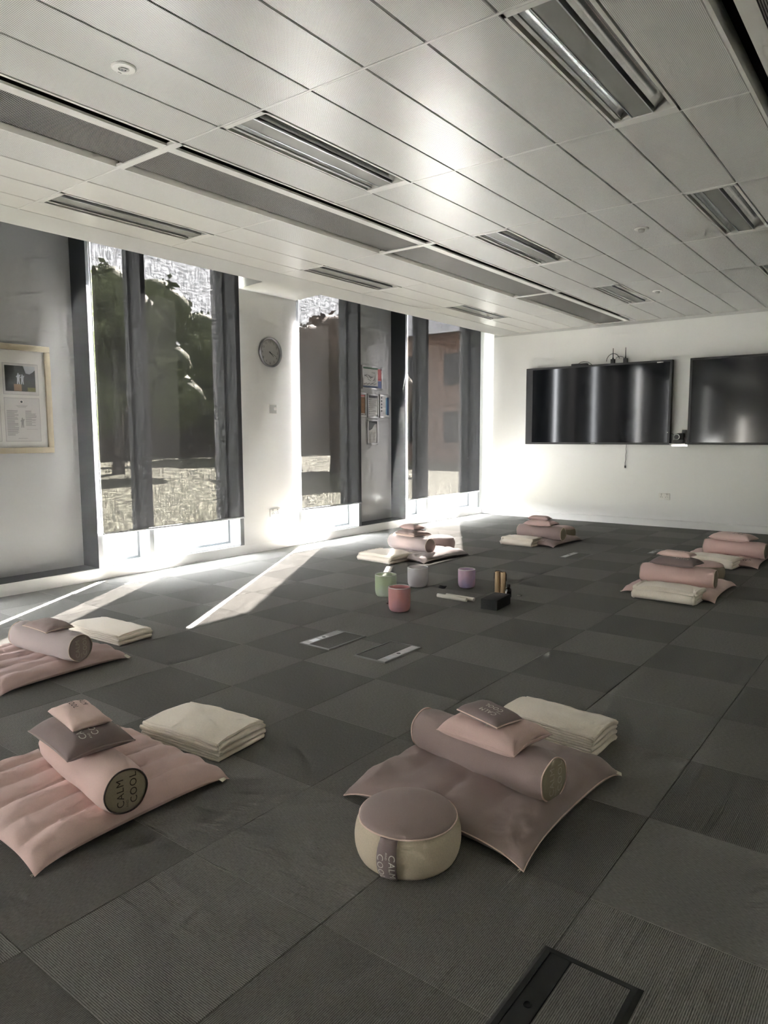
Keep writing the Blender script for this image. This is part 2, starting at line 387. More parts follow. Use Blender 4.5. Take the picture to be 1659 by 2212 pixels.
def infill(y0, y1):
    o = thing('infill_panel', None, None, (0,0,0)); o.name = 'trim_3' if y0 < 5 else 'trim_4'; struct(o)
    o['label'] = 'grey glossy infill panel behind the framed picture' if y0 < 5 else 'grey glossy infill panel carrying the small notices'
    MB().box(-0.30, y0, ZW0, -0.235, y1, ZW1).build('panel', m_panel, o)
    MB().box(-0.235, y1-0.004, ZW0, -0.001, y1, ZW1).build('reveal', m_darkframe, o)
    MB().box(-0.235, y0, ZW0, -0.001, y0+0.004, ZW1).build('reveal', m_darkframe, o)
    MB().box(-0.235, y0+0.004, ZW0, -0.001, y1-0.004, ZW0+0.006).build('ledge', m_darkframe, o)
infill(2.12, 3.262); infill(6.80, 7.74)

# outside: stone fins beside the windows (built in courses), lawn, trees, brick building
m_stone = noisy(mat('stone_cladding', (0.42,0.42,0.44), 0.8), (0.42,0.42,0.44), 0.08, 25, 0.2)
for n, (yf, dep) in enumerate(((4.95, 0.16), (6.86, 0.06), (9.80, 0.10), (2.18, 0.06), (-0.54, 0.06))):
    f = thing('stone_fin', ['pale stone fin seen through the widest blind', 'stone fin outside behind the narrow blind', 'stone fin outside beside the end wall', 'stone fin outside left of the picture panel', 'stone fin outside behind the viewer'][n], 'facade', (0,0,0), 0, 'stone fins outside the windows')
    z = -0.3
    while z < 3.2:
        MB().bbox(-0.31-dep, yf-0.03, z+0.006, -0.31, yf+0.35, z+0.60, 0.003).build('stone_course', m_stone, f); z += 0.606
m_lawn = noisy(mat('lawn_grass', (0.065,0.066,0.04), 0.9, 0, 0.2), (0.065,0.066,0.04), 0.35, 3, 0.4, 0.03)
g = MB(); nx, ny = 30, 40
for i in range(nx+1):
    for j in range(ny+1):
        x, y = -0.32-48*(i/nx)**1.5, -25+75*j/ny
        g.v.append((x, y, -0.12+0.10*noise.noise(Vector((x*.2, y*.2, 0)))*(i > 0)+0.012*max(0, -x-8)))
for i in range(nx):
    for j in range(ny): g.f.append((i*(ny+1)+j, (i+1)*(ny+1)+j, (i+1)*(ny+1)+j+1, i*(ny+1)+j+1)); g.m.append(0)
tag(g.build('lawn', m_lawn, smooth=True), 'green lawn outside the windows', 'lawn', kind='structure')
m_leaf = noisy(mat('tree_leaves', (0.070,0.082,0.032), 0.7, 0, 0.3), (0.070,0.082,0.032), 0.45, 1.5, 0)
m_bark = noisy(mat('tree_bark', (0.07,0.055,0.04), 0.9), (0.07,0.055,0.04), 0.3, 8, 0.4)
def tree(x, y, h, r, label, seed, leaf=None):
    rnd = random.Random(seed); t = thing('tree', label, 'tree', (x,y,0.05), 0, 'trees beyond the lawn')
    b = MB(); b.tube([(0,0,-0.4),(0.05,0.03,h*.25),(0.0,0.1,h*.5),(0.1,0,h*.8)], [0.22,0.17,0.12,0.04], 8)
    for k in range(7):
        a = rnd.uniform(0, 2*PI); z = h*rnd.uniform(.3,.6); b.tube([(0,0.05,z),(math.cos(a)*r*.4, math.sin(a)*r*.4, z+h*.12),(math.cos(a)*r*.75, math.sin(a)*r*.75, z+h*.2)], [0.07,0.05,0.02], 5)
    b.build('trunk', m_bark, t, True)
    c = MB(); blobs = [(rnd.uniform(-1,1)*r*.65, rnd.uniform(-1,1)*r*.65, h*rnd.uniform(.32,.9), r*rnd.uniform(.3,.55)) for _ in range(20)]
    for (bx, by, bz, br) in blobs:
        for k in range(200):
            d = Vector((rnd.gauss(0,1), rnd.gauss(0,1), rnd.gauss(0,1))).normalized()*br*rnd.uniform(.55,1.02)
            p = Vector((bx,by,bz))+d; s = rnd.uniform(.10,.22)
            n1 = Vector((rnd.gauss(0,1), rnd.gauss(0,1), rnd.gauss(0,1))).normalized(); n2 = n1.orthogonal().normalized()
            c.add([p-n1*s, p+n2*s*.5, p+n1*s, p-n2*s*.5], [(0,1,2,3)])
    tag(c.build('foliage', leaf or m_leaf, t), kind='stuff')
    core = MB()
    for (bx, by, bz, br) in blobs:
        core.lathe([(max(.01, br*.86*math.cos(a_)*(1+.12*math.sin(5*a_+bx))), bz+br*.86*math.sin(a_)) for a_ in [-PI/2+PI*i/8 for i in range(9)]], 12, True, c=(bx, by, 0))
    core.build('crown', leaf or m_leaf, t, True)
tree(-15.5, 13.2, 6.4, 2.3, 'round-headed tree dimly seen through the widest blind', 3)
tree(-21.5, 11.5, 5.4, 2.6, 'loose tree left of the round-headed tree outside', 4)
m_leafb = noisy(mat('brown_leaves', (0.10,0.075,0.055), 0.7, 0, 0.3), (0.10,0.075,0.055), 0.3, 1.5, 0)
tree(-11.5, 19.4, 5.3, 2.4, 'brown-leaved tree outside the narrow blind', 5, m_leafb)
tree(-22.5, 25.0, 7.2, 3.0, 'tall tree far across the lawn', 8)
hd = thing('hedge', 'long brown-green hedge across the lawn outside', 'hedge', (-27, 5, 0.1)); rnd = random.Random(12); c = MB()
for k in range(5200):
    p = Vector((rnd.uniform(-1.1,1.1), rnd.uniform(-30,34), 0)); p.z = (3.1+0.9*noise.noise(Vector((p.y*.25, 0, 1))))*rnd.random()**.7; s_ = rnd.uniform(.18,.4)
    n1 = Vector((rnd.gauss(0,1), rnd.gauss(0,1), rnd.gauss(0,1))).normalized(); n2 = n1.orthogonal().normalized()
    c.add([p-n1*s_, p+n2*s_*.6, p+n1*s_, p-n2*s_*.6], [(0,1,2,3)])
m_hedge = noisy(mat('hedge_leaves', (0.085,0.075,0.05), 0.8, 0, 0.2), (0.085,0.075,0.05), 0.3, 1.2, 0)
tag(c.build('foliage', m_hedge, hd), kind='stuff')
MB().box(-0.5, -30, 0, 0.5, 34, 2.4).build('core', m_hedge, hd)
m_brick = noisy(mat('brick_wall', (0.23,0.145,0.105), 0.9), (0.23,0.145,0.105), 0.2, 4, 0.3)
hb = thing('brick_house', 'brown brick house outside dimly seen through the farther blinds', 'building', (-9, 30, -0.1))
MB().box(-9, 0, 0, 8.6, 6, 6.4).build('wall', m_brick, hb)
MB().add([(-9.3,-.3,6.3),(8.9,-.3,6.3),(8.9,3,9.0),(-9.3,3,9.0),(-9.3,6.3,6.3),(8.9,6.3,6.3)], [(0,1,2,3),(3,2,5,4),(0,3,4),(1,5,2),(0,4,5,1)]).build('roof', m_stone, hb)
for k in range(5):
    for zz in (1.0, 3.8):
        MB().box(-7.8+3.2*k, -0.04, zz, -6.4+3.2*k, 0.05, zz+1.5).build('window', m_screen, hb)

# portals help the sky light find the windows
for n, (y0, y1) in enumerate(((3.3,4.84),(5.74,6.75),(7.79,9.67),(1.05,2.07),(-2.55,-0.65),(-6.35,-4.45))):
    ld = bpy.data.lights.new('window_portal', 'AREA'); ld.shape = 'RECTANGLE'; ld.size = 2.8; ld.size_y = y1-y0; ld.cycles.is_portal = True
    lo = bpy.data.objects.new('window_portal', ld); col.objects.link(lo); lo.location = (XG-0.06, (y0+y1)/2, 1.5); lo.rotation_euler = (0, -PI/2, 0)

# ---------------------------------------------------------------- roller blinds
m_chain = mat('bead_chain', (0.75,0.76,0.77), 0.3, 0.6)
def blind(y0, y1, zb, label, chain=True):
    t = thing('roller_blind', label, 'blind', (0.05, (y0+y1)/2, zb), 0, 'grey screen roller blinds')
    hw = (y1-y0)/2; H = 2.90-zb
    b = MB(); ny, nz = 14, 20
    for s in (0, 1):
        for i in range(ny+1):
            for j in range(nz+1):
                y = -hw+2*hw*i/ny; z = 0.012+(H-0.012)*j/nz
                x = 0.0006*noise.noise(Vector((y*2.2, z*.7, y0)))
                b.v.append((x+(0.0006 if s else 0), y, z))
    b.v = b.v[:(ny+1)*(nz+1)]
    for i in range(ny):
        for j in range(nz): b.f.append((i*(nz+1)+j, (i+1)*(nz+1)+j, (i+1)*(nz+1)+j+1, i*(nz+1)+j+1)); b.m.append(0)
    b.build('screen_cloth', m_blind, t, True)
    MB().lathe([(0.0075,-hw),(0.0105,-hw+0.003),(0.0105,hw-0.003),(0.0075,hw)], 12, ax='y', c=(0,0,0.010)).build('hem_bar', m_alu, t, True, auto=40)
    MB().lathe([(0.024,-hw-0.01),(0.024,hw+0.01)], 16, ax='y', c=(-0.008,0,H)).build('roller_tube', m_alu, t, True, auto=40)
    if chain:
        b = MB()
        for k in range(2): b.tube([(-0.01+0.022*k, -hw-0.018, z*(H-0.02)/40+0.32*(1-z/40)) for z in range(41)], 0.0022, 5)
        b.tube([(-0.01+0.011*(1-math.cos(a)), -hw-0.018, 0.32-0.011*math.sin(a)) for a in [PI*i/6 for i in range(7)]], 0.0022, 5)
        b.build('bead_chain', m_chain, t, True)
blind(3.283, 4.845, 0.385, 'wide grey roller blind beside the framed picture')
blind(5.690, 6.742, 0.392, 'narrow grey roller blind between the wall clock and the notices')
blind(7.725, 9.632, 0.348, 'grey roller blind next to the end wall corner')
blind(1.03, 2.05, 0.385, 'grey roller blind left of the picture panel')
blind(-2.56, -0.65, 0.46, 'unseen grey roller blind right behind the viewer, raised slightly for fill light')
blind(-6.36, -4.46, 1.1, 'unseen roller blind far behind the viewer, half raised for fill light')  # unseen; drawn up to let more fill light into the room

# ---------------------------------------------------------------- ceiling luminaires
def luminaire(x0, x1, y0, y1, label):
    t = thing('ceiling_light', label, 'light', ((x0+x1)/2, (y0+y1)/2, ZC), 0, 'recessed twin-reflector ceiling lights')
    hw, hl = (x1-x0)/2-0.003, (y1-y0)/2-0.006
    b = MB()   # pressed white frame
    b.box(-hw, -hl, -0.002, -hw+0.012, hl, 0.06).box(hw-0.012, -hl, -0.002, hw, hl, 0.06)
    b.box(-hw, -hl, -0.002, hw, -hl+0.03, 0.06).box(-hw, hl-0.055, -0.004, hw, hl, 0.06)
    b.build('frame', m_bar, t)
    MB().box(-hw, -hl, 0.058, hw, hl, 0.062).build('housing', m_socketgrey, t)
    MB().add([(-hw+0.012,-hl+.03,0.05),(-hw+0.03,-hl+.03,0.05),(-hw+0.03,hl-.055,0.05),(-hw+0.012,hl-.055,0.05)], [(0,1,2,3)]).box(-hw+0.028,-hl+.03,0.004,-hw+0.046,hl-.055,0.05).build('lip', m_socketgrey, t)
    MB().box(hw-0.018, -hl+.03, 0.0, hw-0.012, hl-.055, 0.05).build('lip', m_bar, t)
    cx = -hw+0.148   # lamp cover strip, centre
    for (a, c) in ((-hw+0.046, cx-0.046), (cx+0.046+0.018, hw-0.020)):
        b = MB(); n = 8
        for i in range(n+1):
            x = a+(c-a)*i/n; z = 0.012+0.034*math.sin(PI*i/n)**0.7
            b.v += [(x, -hl+.03, z), (x, hl-.055, z)]
        for i in range(n): b.f.append((2*i, 2*i+2, 2*i+3, 2*i+1)); b.m.append(0)
        b.build('reflector', m_reflector, t, True)
    MB().box(cx-0.046, -hl+.03, 0.002, cx+0.046, hl-.055, 0.02).build('lamp_cover', m_lampcover, t)
    MB().box(cx+0.046, -hl+.03, 0.0, cx+0.052, hl-.055, 0.04).box(cx-0.051, -hl+.03, 0.0, cx-0.046, hl-.055, 0.03).build('spine', m_alu, t)
nm = {0.91: 'over the windows', 2.697: 'in the middle of the ceiling', 4.228: 'at the right of the ceiling'}
nr = {0: 'nearest of its row', 2: 'second of its row', 4: 'farthest of its row', -2: 'behind the viewer'}
for (x0, x1, y0, y1) in lamp_cells:
    if row_i(y0) == -2: add_panel(x0, x1, y0, y1, m_tile); continue
    luminaire(x0, x1, y0, y1, 'unlit recessed mirror ceiling light %s, %s' % (nm[x0], nr[row_i(y0)]))

# ---------------------------------------------------------------- chilled beams (air grilles)
def beam(x0, y0, y1, label, mirror=False):
    t = thing('ceiling_air_beam', label, 'air vent', (x0, (y0+y1)/2, ZC), 0, 'long perforated ceiling air beams')
    W_ = 0.552; hl = (y1-y0)/2-0.012
    def X(a): return W_-a if mirror else a
    def bx(a, c, z0, z1, e=0.0): 
        p, q = sorted((X(a), X(c))); return (p, -hl+e, z0, q, hl-e, z1)
    MB().box(*bx(0.0, W_, 0.085, 0.095)).build('backing', m_void, t)
    MB().box(*bx(0.0, 0.006, -0.003, 0.08)).build('edge_trim', m_bar, t)
    # sloping ledge on the window side
    p0, p1 = X(0.03), X(0.075)
    MB().add([(p0,-hl,0.03),(p1,-hl,0.0),(p1,hl,0.0),(p0,hl,0.03),(p0,-hl,0.04),(p1,-hl,0.01),(p1,hl,0.01),(p0,hl,0.04)], [(0,1,2,3),(4,7,6,5),(0,4,5,1),(1,5,6,2),(2,6,7,3),(3,7,4,0)]).build('ledge', m_bar, t)
    MB().box(*bx(0.006, 0.03, 0.03, 0.034)).build('slot_plate', m_bar, t)
    MB().box(*bx(0.075, 0.405, 0.004, 0.010)).build('grille', m_grille, t)
    MB().box(*bx(0.405, 0.468, 0.0, 0.012)).build('flange', m_bar, t)
    MB().box(*bx(0.536, 0.552, -0.003, 0.08)).build('edge_trim', m_bar, t)
    for s in (-1, 1): MB().box(0, s*hl-0.012, -0.003, W_, s*hl+0.012, 0.014).build('end_bar', m_bar, t)
bl = ['nearest length of the long air beam along the windows', 'second length of the long air beam along the windows', 'third length of the long air beam along the windows', 'farthest length of the long air beam, at the end wall']
for k in range(4):
    y0 = 2.415+2.402*(k-1); beam(1.84, y0, min(y0+2.402, YB-0.01), bl[k])
beam(4.83, 2.415, 4.817, 'air beam at the top right corner of the ceiling', True)
beam(4.83, 4.817, 7.219, 'air beam along the right of the ceiling, out of view', True)
beam(4.83, 7.219, YB-0.01, 'air beam at the right end of the ceiling, out of view', True)
beam(4.83, 0.013, 2.415, 'air beam above the viewer', True)
MB().box(1.84, YF, ZC, 2.392, 0.01, ZC+0.03).box(4.83, YF, ZC, 5.385, 0.01, ZC+0.03).build('ceiling_remainder', m_tile_plain, ce)

# ceiling spots / detectors
def spot(x, y, r, label, lens=True):
    t = thing('ceiling_spot', label, 'ceiling spot', (x, y, ZC), 0)
    MB().lathe([(r, 0.0),(r, -0.003),(r*.9,-0.007),(r*.45,-0.008),(r*.35,-0.004),(0.002,-0.004)], 36).build('plate', m_socket, t, True, auto=35)
    if lens:
        MB().lathe([(r*.26,-0.006),(r*.26,-0.010),(r*.20,-0.011),(r*.17,-0.004),(0.001,-0.003)], 24).build('bezel', m_steel, t, True, auto=35)
        MB().lathe([(r*.10,-0.004),(r*.08,-0.011),(0.001,-0.013)], 16).build('lens', m_reflector, t, True)
        MB().box(-r*.75, -0.004, -0.0085, -r*.70, 0.012, -0.0068).build('indicator', m_black, t)
    else:
        MB().lathe([(r*.45,-0.006),(r*.42,-0.020),(r*.30,-0.026),(0.001,-0.027)], 24).build('dome', m_socketgrey, t, True)
spot(2.835, 1.805, 0.050, 'round white emergency spot light above the near ceiling panels')
spot(3.783, 5.432, 0.052, 'round white detector on the right half of the ceiling', False)
spot(3.195, 7.824, 0.052, 'small round ceiling detector beside the farthest light', False)

# ================================================================ soft furnishings
PINK = fabric('pink_velvet', (224,194,188)); PINK2 = fabric('pink_cotton', (228,200,193))
MAUVE = fabric('mauve_velvet', (170,152,149)); MAUVE_D = fabric('dark_mauve_cotton', (146,130,130))
GREYM = fabric('grey_mauve_cotton', (190,178,178)); ROSE = fabric('dusty_rose_velvet', (208,180,176))
LINEN = fabric('natural_linen', (214,200,180), 260, 0.1, 0.4, 0.16); TAUPE = fabric('taupe_linen', (172,160,140), 260, 0.1, 0.4, 0.16)
WOOL = fabric('cream_wool', (248,238,224), 160, 0.4, 0.5, 0.10); STITCH = fabric('cream_yarn', (246,236,222), 300, 0.3, 0.6, 0.15)
PIPE_P = fabric('pink_piping', (238,214,204)); PIPE_D = fabric('dark_piping', (92,80,78)); PIPE_L = fabric('pale_piping', (222,206,190))
INK_D = mat('dark_embroidery', lin((52,42,40)), 0.8); INK_W = mat('white_embroidery', lin((240,236,228)), 0.7); INK_G = mat('grey_embroidery', lin((200,192,180)), 0.7)
TAGW = fabric('woven_tag', (236,230,214))

_txt = {}
def text2d(s):
    """2D mesh of a word: verts, tris, normalised to height 1, centred"""
    if s in _txt: return _txt[s]
    cu = bpy.data.curves.new('t', 'FONT'); cu.body = s; cu.size = 1.0; cu.resolution_u = 3; cu.space_character = 1.12
    o = bpy.data.objects.new('t', cu); col.objects.link(o)
    dg = bpy.context.evaluated_depsgraph_get(); me = bpy.data.meshes.new_from_object(o.evaluated_get(dg))
    bm = bmesh.new(); bm.from_mesh(me); bmesh.ops.triangulate(bm, faces=bm.faces); bm.verts.index_update()
    vs = [(v.co.x, v.co.y) for v in bm.verts]; fs = [tuple(v.index for v in f.verts) for f in bm.faces]; bm.free()
    bpy.data.objects.remove(o); bpy.data.curves.remove(cu); bpy.data.meshes.remove(me)
    w_ = max(v[0] for v in vs); mn = min(v[0] for v in vs); cx = (w_+mn)/2
    _txt[s] = ([(v[0]-cx, v[1]-0.35) for v in vs], fs); return _txt[s]
def lettering(parent, words, surf, ink, name='lettering'):
    """words: (text, size, cx, cy, angle) in surface coordinates; surf(a, b) -> point"""
    for (s, size, cx, cy, ang) in words:
        vs, fs = text2d(s); ca, sa = math.cos(ang), math.sin(ang)
        MB().add([surf(cx+size*(x*ca-y*sa), cy+size*(x*sa+y*ca)) for x, y in vs], fs).build(name, ink, parent)
def logo(size, cx, cy, ang, small=True):
    """CALM / and / COOL stacked, reading direction ang"""
    ca, sa = math.cos(ang), math.sin(ang)
    def at(dx, dy): return cx+dx*ca-dy*sa, cy+dx*sa+dy*ca
    out = [('CALM', size, *at(0, size*0.68), ang), ('COOL', size, *at(size*0.25, -size*0.62), ang)]
    if small: out.insert(1, ('AND', size*0.32, *at(-size*1.15, size*0.02), ang))
    return out

def pad(name, label, cat, loc, rz, lx, ly, h, body, pipe=None, group=None, chan=0, bend=0.0, flat=0.25, ears=0.06, nu=34, nv=34, wr=0.004, seed=0, chan_depth=0.55, rest=0.0):
    """stuffed rectangular cushion; chan = number of sewn channels across x; bend = drape over a round support along x"""
    t = thing(name, label, cat, loc, rz, group); px = 8.0 if chan else 4.2; dr = 0.88 if chan else 0.0
    def outline(u, v):
        # corners stand out, edges draw in
        x = lx/2*u*(1-ears*(1-v*v)*abs(u)); y = ly/2*v*(1-ears*(1-u*u)*abs(v)); return x, y
    def thick(u, v):
        e = max(0.0, (1-abs(u)**px))**0.5*max(0.0, (1-abs(v)**px))**0.5
        if chan:
            s = abs(math.sin(PI*chan*(u+1)/2)); e *= (1-chan_depth)+chan_depth*s**0.55
        return e
    def drop(y): return -bend*y*y
    def top(u, v):
        x, y = outline(u, v); e = thick(u, v)
        n = noise.noise(Vector((x*9+seed, y*9, seed*3.1)))*wr + noise.noise(Vector((x*34, y*34+seed, 1.0)))*wr*.35
        # pleats running in from the seams
        ed = max(abs(u), abs(v)); n += wr*0.9*max(0, (ed-0.55))*math.sin(60*(x if abs(v) > abs(u) else y)+seed)
        return Vector((x, y, rest+h*flat*(1-dr*abs(u*v)**5)+(h*(1-flat))*e+n*e**.3+drop(y)))
    def bot(u, v):
        x, y = outline(u, v); e = max(0.0, (1-abs(u)**px))**0.5*max(0.0, (1-abs(v)**px))**0.5
        return Vector((x, y, rest+h*flat*(1-e)*(1-dr*abs(u*v)**5)+drop(y)))
    b = MB()
    for f in (top, bot):
        o = len(b.v)
        for i in range(nu+1):
            for j in range(nv+1):
                u = math.sin((i/nu*2-1)*PI/2)*0.7+(i/nu*2-1)*0.3; v = math.sin((j/nv*2-1)*PI/2)*0.7+(j/nv*2-1)*0.3
                b.v.append(tuple(f(u, v)))
        for i in range(nu):
            for j in range(nv):
                a = o+i*(nv+1)+j; q = (a, a+nv+1, a+nv+2, a+1)
                b.f.append(q if f is top else q[::-1]); b.m.append(0)
    b.build('cover', body, t, True)
    if pipe:
        pts = []
        n = 26
        for k in range(n): pts.append((-1+2*k/n, -1))
        for k in range(n): pts.append((1, -1+2*k/n))
        for k in range(n): pts.append((1-2*k/n, 1))
        for k in range(n): pts.append((-1, 1-2*k/n))
        b = MB(); b.tube([bot(u, v)+Vector((0,0,0.0008)) for u, v in pts], 0.0024, 6, closed=True); b.build('piping', pipe, t, True)
    def surf(x, y):
        u = max(-1, min(1, x/(lx/2*(1-ears*.5)))); v = max(-1, min(1, y/(ly/2*(1-ears*.5))))
        for _ in range(3):
            ox, oy = outline(u, v); u += (x-ox)/(lx/2); v += (y-oy)/(ly/2); u = max(-1, min(1, u)); v = max(-1, min(1, v))
        p = top(u, v); return (p.x, p.y, p.z+0.0012)
    t_surf[t.name] = surf
    return t
t_surf = {}
def zip_pull(parent, p, ang=0.0):
    b = MB(); c, s = math.cos(ang), math.sin(ang)
    b.tube([p, (p[0]+0.014*c, p[1]+0.014*s, p[2]-0.004)], 0.0014, 5); b.tube([(p[0],p[1],p[2]), (p[0]+0.011*c-0.005*s, p[1]+0.011*s+0.005*c, p[2]-0.006)], 0.0010, 5)
    b.build('zip_pull', TAGW, parent)
def woven_tag(parent, p, ang):
    c, s = math.cos(ang), math.sin(ang); b = MB(); w_ = 0.012
    P = lambda a, d, z: (p[0]+a*c-d*s, p[1]+a*s+d*c, p[2]+z)
    b.add([P(-.002,-w_,0), P(.03,-w_,-.012), P(.03,w_,-.012), P(-.002,w_,0), P(-.002,-w_,.0012), P(.03,-w_,-.0105), P(.03,w_,-.0105), P(-.002,w_,.0012)], [(0,3,2,1),(4,5,6,7),(0,1,5,4),(1,2,6,5),(2,3,7,6),(3,0,4,7)])
    g = b.build('woven_tag', TAGW, parent)

def bolster(label, loc, rz, L_, r, body, capm, pipe, ink, group, seed=0, caplabel=None):
    """loc = contact point under the middle; axis along local x, lettered cap at +x"""
    t = thing('bolster_cushion', label, 'bolster', loc, rz, group)
    n = 40; prof = []
    hl = L_/2
    for k in range(0, 33):
        s = -1+2*k/32
        x = hl*s; e = max(0, abs(s)-0.80)/0.20
        prof.append((r*(1-0.13*e**2.2), x))
    b = MB(); b.lathe(prof, n, False, ax='x', c=(0,0,r))
    for i, p in enumerate(b.v):
        x, y, z = p; a = math.atan2(z-r, y)
        # soft lumps, gathers near the ends, slightly flattened underneath
        e = max(0, abs(x)/hl-0.72)/0.28
        d = 0.004*noise.noise(Vector((x*7+seed, math.cos(a)*1.2, math.sin(a)*1.2)))*1.4+0.0016*e*math.sin(a*17+seed)
        k = 1+d/r; y *= k; zz = (z-r)*k
        if zz < -0.78*r: zz = -0.78*r+(zz+0.78*r)*0.4
        b.v[i] = (x, y*1.02, zz+r*0.90)
    b.build('cover', body, t, True)
    zc = r*0.90
    for s in (-1, 1):
        b = MB(); rr = r*0.865
        pr = [(rr, 0), (rr*.97, 0.006), (rr*.7, 0.010), (rr*.35, 0.011), (0.001, 0.011)]
        b.lathe([(a, s*(hl-0.004+x)) for a, x in pr], 36, False, ax='x', c=(0,0,zc))
        cp = b.build('end_cap', capm, t, True)
        if caplabel: cp['label'] = caplabel
        b = MB(); b.tube([(s*(hl+0.001)+0.0015*math.sin(a*5+seed), (rr+0.002)*math.cos(a), zc+(rr+0.002)*math.sin(a)) for a in [2*PI*i/40 for i in range(40)]], 0.0026, 6, closed=True); b.build('piping', pipe, t, True)
        if s == 1 and ink:
            # reads upwards: baseline along +z, lines advancing towards +y
            def surf(a, c_): 
                q = math.hypot(a, c_)/rr; h = 0.0115-0.005*max(0, q-.5)
                return (hl-0.003+h, a, zc+c_)
            lettering(cp, logo(r*0.42, 0, 0, PI/2), surf, ink)
    return t

def zafu(label, loc, rz, R, h, topm, sidem, pipe, group, handle=None, ink=None):
    t = thing('round_floor_cushion', label, 'floor cushion', loc, rz, group)
    n = 56
    def wob(b, amp, seed=1.0):
        for i, (x, y, z) in enumerate(b.v):
            a = math.atan2(y, x); k = 1+amp*noise.noise(Vector((math.cos(a)*2.2, math.sin(a)*2.2, z*9+seed)))+amp*.35*math.sin(a*23)*max(0, min(1, 1-abs(z-h*.9)/(h*.35)))
            b.v[i] = (x*k, y*k, z)
    RT = R*0.905
    def prof_side(k):
        s = k/14; z = 0.004+(h*0.80)*s; return (R*(0.84+0.16*math.sin(PI*min(1, 0.05+0.90*s))**0.55)-(R-RT)*0.9*max(0, s-.8)/.2*0.5, z)
    ps = [prof_side(k) for k in range(15)]; ps[-1] = (RT, h*0.80)
    b = MB(); b.lathe([(0.002, 0.002)]+ps, n, False); wob(b, 0.012); b.build('side', sidem, t, True)
    b = MB(); b.lathe([(RT*math.cos(a)**0.8 if a < PI/2-.01 else 0.001, h*0.80+h*0.20*math.sin(a)**1.0) for a in [PI/2*i/10 for i in range(11)]], n, False); wob(b, 0.006); b.build('top', topm, t, True)
    if pipe:
        b = MB(); b.tube([((RT+.001)*math.cos(a), (RT+.001)*math.sin(a), h*0.80+0.001*math.sin(3*a)) for a in [2*PI*i/56 for i in range(56)]], 0.0026, 6, closed=True); wob(b, 0.008); b.build('piping', pipe, t, True)
    if handle:
        # webbing strap sewn on the side at local -y
        def sp(a, c_, o=0.006):   # a across, c_ down from the piping
            s = max(0, min(1, 1-c_/(h*0.80-0.01))); k = s*14; i = min(13, int(k)); f = k-i
            r_ = ps[i][0]*(1-f)+ps[i+1][0]*f; z = ps[i][1]*(1-f)+ps[i+1][1]*f
            r_ += o+0.006*math.sin(PI*s); th = -PI/2+a/R
            return (r_*math.cos(th), r_*math.sin(th), z)
        b = MB(); w_ = 0.027; m = 14
        for o in (0.002, 0.006):
            for k in range(m+1):
                for a in (-w_, -w_/3, w_/3, w_): b.v.append(sp(a, (h*.80-.008)*k/m, o))
        q = (m+1)*4
        for k in range(m):
            for j in range(3):
                b.f.append((k*4+j, k*4+j+1, k*4+j+5, k*4+j+4)); b.f.append((q+k*4+j, q+k*4+j+4, q+k*4+j+5, q+k*4+j+1))
            b.f.append((k*4, k*4+4, q+k*4+4, q+k*4)); b.f.append((k*4+3, q+k*4+3, q+k*4+7, k*4+7))
        b.m = [0]*len(b.f)
        hd_ = b.build('handle', handle, t, True)
        if ink: lettering(hd_, logo(0.024, 0.0, -h*0.44, -PI/2), lambda a, c_: sp(a, -c_, 0.0075), ink)
    return t

